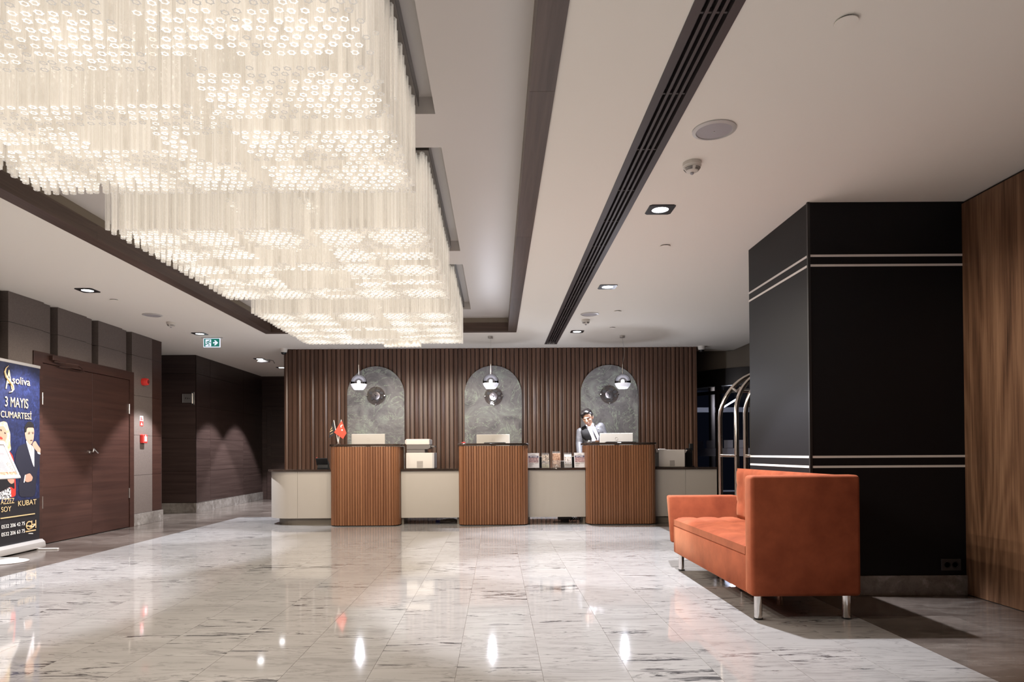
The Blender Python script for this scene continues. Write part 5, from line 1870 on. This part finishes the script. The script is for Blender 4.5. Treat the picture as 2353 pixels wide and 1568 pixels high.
# head: skull, face, jaw, brow, nose, ears
body.ell(hp(0, 0.015, 0.022), (0.080, 0.098, 0.100), 24, 18, M=MH)
body.ell(hp(0, -0.018, -0.030), (0.066, 0.074, 0.088), 22, 16, M=MH)
body.ell(hp(0, -0.048, -0.088), (0.040, 0.040, 0.032), 18, 12, M=MH)
body.ell(hp(0, -0.082, 0.018), (0.052, 0.014, 0.010), 16, 10, M=MH)
limb(body, [hp(0, -0.088, 0.010), hp(0, -0.112, -0.030)], [0.009, 0.0125], 10)
body.ell(hp(0, -0.096, -0.036), (0.019, 0.012, 0.009), 12, 8, M=MH)
body.ell(hp(0, -0.088, -0.064), (0.025, 0.010, 0.009), 12, 8, M=MH)
for s_ in (-1, 1):
    body.ell(hp(s_ * 0.040, -0.068, -0.022), (0.024, 0.016, 0.022), 12, 8, M=MH)
    body.ell(hp(s_ * 0.081, 0.012, -0.010), (0.009, 0.020, 0.034), 14, 10, M=MH)
# hands: palm, four fingers of different lengths and a thumb from the side of the palm
for w_, d_, side in ((rw, Vector((0.05, -0.85, -0.52)).normalized(), 1), (lw_, Vector((-0.62, -0.72, -0.28)).normalized(), -1)):
    acr = d_.cross(Vector((0, 0, 1))).normalized()
    dn = d_.cross(acr).normalized()
    if dn.z > 0:
        dn = -dn
    limb(body, [w_, w_ + d_ * 0.03], [0.027, 0.028])
    for k in range(4):
        o_ = (k - 1.5) * 0.0195
        r0_ = w_ + d_ * 0.028 + acr * o_ * 0.85
        r1_ = w_ + d_ * 0.095 + acr * o_
        L1 = (0.040, 0.046, 0.043, 0.034)[k]
        r2_ = r1_ + (d_ * 0.9 + dn * 0.30).normalized() * L1
        r3_ = r2_ + (d_ * 0.65 + dn * 0.75).normalized() * L1 * 0.75
        limb(body, [r0_, r1_], [0.0135, 0.0115], 10)
        limb(body, [r1_, r2_, r3_], [0.0095, 0.0085, 0.0072], 10)
    t0 = w_ + d_ * 0.035 + acr * side * 0.024
    t1_ = t0 + (d_ * 0.75 + acr * side * 0.7 + dn * 0.15).normalized() * 0.040
    t2_ = t1_ + (d_ * 0.95 + acr * side * 0.15 + dn * 0.3).normalized() * 0.030
    limb(body, [t0, t1_, t2_], [0.013, 0.0105, 0.0085], 10)
body_o = fused('body', body, M_skin, man, 0.0062, 3)

jk = MB()
torso(jk, 0.012)
arms(jk, 0.011)
jacket = fused('jacket', jk, M_jacket, man, 0.009, 5)
tr_ = MB()
legs(tr_, 0.016)
tr_.ell(hip + Vector((0, 0, -0.06)), (0.165, 0.115, 0.12), 20, 14)
fused('trousers', tr_, M_trous, man, 0.012, 4)
for s_ in (-1, 1):
    sh = MB()
    limb(sh, [Vector((hip.x + s_ * 0.095, 0.055, 0.042)), Vector((hip.x + s_ * 0.10, -0.13, 0.036))], [0.046, 0.040])
    sh.box(hip.x + s_ * 0.097 - 0.042, hip.x + s_ * 0.097 + 0.042, -0.16, 0.095, 0.0, 0.02)
    fused('shoe', sh, M_lapel, man, 0.008, 3)
for w_, q_ in ((rw, ra[2]), (lw_, la[2])):
    dd = (w_ - q_).normalized()
    MB().cyl(w_ - dd * 0.03, w_ + dd * 0.012, 0.036, 0.036, 16).build('shirt_cuff', M_shirt, man, smooth=True)
# hair
hr = MB()
hr.ell(hp(0, 0.030, 0.045), (0.088, 0.096, 0.092), 22, 16, M=MH)
hr.ell(hp(0.0, -0.035, 0.110), (0.070, 0.055, 0.034), 16, 12, M=MH)
hr.ell(hp(-0.045, -0.070, 0.088), (0.042, 0.030, 0.030), 14, 10, M=MH)
hr.ell(hp(-0.062, -0.075, 0.052), (0.018, 0.018, 0.034), 12, 8, M=MH)
hr.ell(hp(0.030, -0.066, 0.098), (0.045, 0.028, 0.024), 14, 10, M=MH)
for k in range(16):
    a_ = 2 * PI * k / 16
    hr.ell(hp(0.058 * math.cos(a_), 0.01 + 0.066 * math.sin(a_) - 0.02, 0.115 + random.uniform(-.012, .014)), (0.020, 0.014, 0.013), 10, 6, M=MH @ Matrix.Rotation(a_ * 1.7, 3, 'Z'))
for s_ in (-1, 1):
    hr.ell(hp(s_ * 0.080, -0.004, 0.032), (0.009, 0.026, 0.036), 12, 8, M=MH)
fused('hair', hr, M_mhair, man, 0.0062, 1, 0.3)

# clothing and face details laid on the figure
bvh = {}
for o_ in (body_o, jacket):
    bvh['body' if o_ is body_o else 'jacket'] = BVHTree.FromPolygons([v_.co + OM for v_ in o_.data.vertices], [p_.vertices[:] for p_ in o_.data.polygons])


def onto(pts, mat, name, off, trees, parent=man, cuts=3):
    """cloth or skin detail following the surface below it; points from the photo's crop"""
    bm_2 = bmesh.new()
    vs2 = [bm_2.verts.new((x, y, 0)) for x, y in pts]
    bm_2.faces.new(vs2)
    bmesh.ops.triangulate(bm_2, faces=bm_2.faces)
    bmesh.ops.subdivide_edges(bm_2, edges=bm_2.edges, cuts=cuts, use_grid_fill=True)
    cam_o = Vector((0, 0, HC))
    for v2 in bm_2.verts:
        d_ = ray(1310 + v2.co.x / 12.06, 920 + v2.co.y / 12.06)
        best = None
        for t_ in trees:
            h_ = t_.ray_cast(cam_o, d_)
            if h_[0] is not None and (best is None or h_[3] < best):
                best = h_[3]
        if best is None:
            best = (YM - 0.08) / d_.y
        v2.co = cam_o + d_ * (best - off) - OM
    me = bpy.data.meshes.new(name)
    bm_2.to_mesh(me)
    bm_2.free()
    me.materials.append(mat)
    me.polygons.foreach_set('use_smooth', [True] * len(me.polygons))
    o_ = link(name, me, parent)
    so_ = o_.modifiers.new('t', 'SOLIDIFY')
    so_.thickness = 0.003
    return o_


TJ = [bvh['jacket']]
TB_ = [bvh['body']]
onto([(430, 690), (500, 735), (560, 750), (610, 640), (640, 640), (700, 760), (820, 1000), (800, 1150), (600, 1150), (600, 1060), (520, 860), (450, 720)], M_shirt, 'shirt_front', 0.003, TJ)
onto([(415, 665), (300, 770), (298, 900), (340, 1050), (430, 1120), (600, 1075), (590, 1040), (520, 850), (440, 700)], M_lapel, 'lapel', 0.005, TJ)
onto([(645, 640), (672, 655), (765, 835), (835, 985), (812, 1000), (735, 850), (690, 750)], M_tie, 'lapel', 0.006, TJ)
onto([(575, 745), (650, 765), (640, 820), (700, 960), (750, 1075), (725, 1095), (680, 1000), (612, 850), (590, 800)], M_tie, 'tie', 0.008, TJ)
onto([(428, 690), (445, 680), (505, 735), (565, 755), (545, 810), (470, 745)], M_shirt, 'collar', 0.009, TJ)
onto([(600, 745), (612, 640), (632, 625), (690, 760), (660, 790)], M_shirt, 'collar', 0.009, TJ)
onto([(755, 790), (785, 770), (805, 800), (775, 815)], M_shirt, 'name_badge', 0.006, TJ, cuts=1)
onto([(450, 512), (495, 478), (548, 486), (547, 494), (498, 490), (456, 521)], M_mhair, 'eyebrow', 0.002, TB_)
onto([(356, 520), (408, 526), (408, 533), (362, 530)], M_mhair, 'eyebrow', 0.002, TB_)
onto([(480, 522), (508, 512), (540, 514), (508, 519), (484, 527)], M_mhair, 'eyelash', 0.002, TB_)
onto([(368, 548), (402, 548), (400, 552), (372, 552)], M_mhair, 'eyelash', 0.002, TB_)
onto([(440, 655), (480, 642), (528, 642), (505, 664), (460, 670)], M_lip, 'lips', 0.002, TB_)
import OpenImageIO as oiio, sys
im=oiio.ImageBuf('/workdir/render_main.png'); a=im.get_pixels(oiio.FLOAT)
import numpy as np
k=1024/2353
for n,(x,y) in dict(ceilR=(1680,390),ceilfar=(1450,740),ceilL=(100,560),ceilTR=(2100,150),recess=(1150,300),floorC=(1050,1390),floorL=(200,1400),floorR=(1500,1480),floorfar=(1000,1240),slat=(1250,870),desk2=(1130,1100),counter=(980,1130),taupe=(160,730),door=(150,1000),corr=(540,1040),colL=(1790,800),colF=(2050,800),wood=(2290,800),sofaside=(1850,1250),sofafront=(1640,1260),brownR=(2200,1480),skirt=(2100,1345)).items():
    p=a[int(y*k)-2:int(y*k)+3,int(x*k)-2:int(x*k)+3,:3].mean((0,1))*255
    print(n,p.round().astype(int))
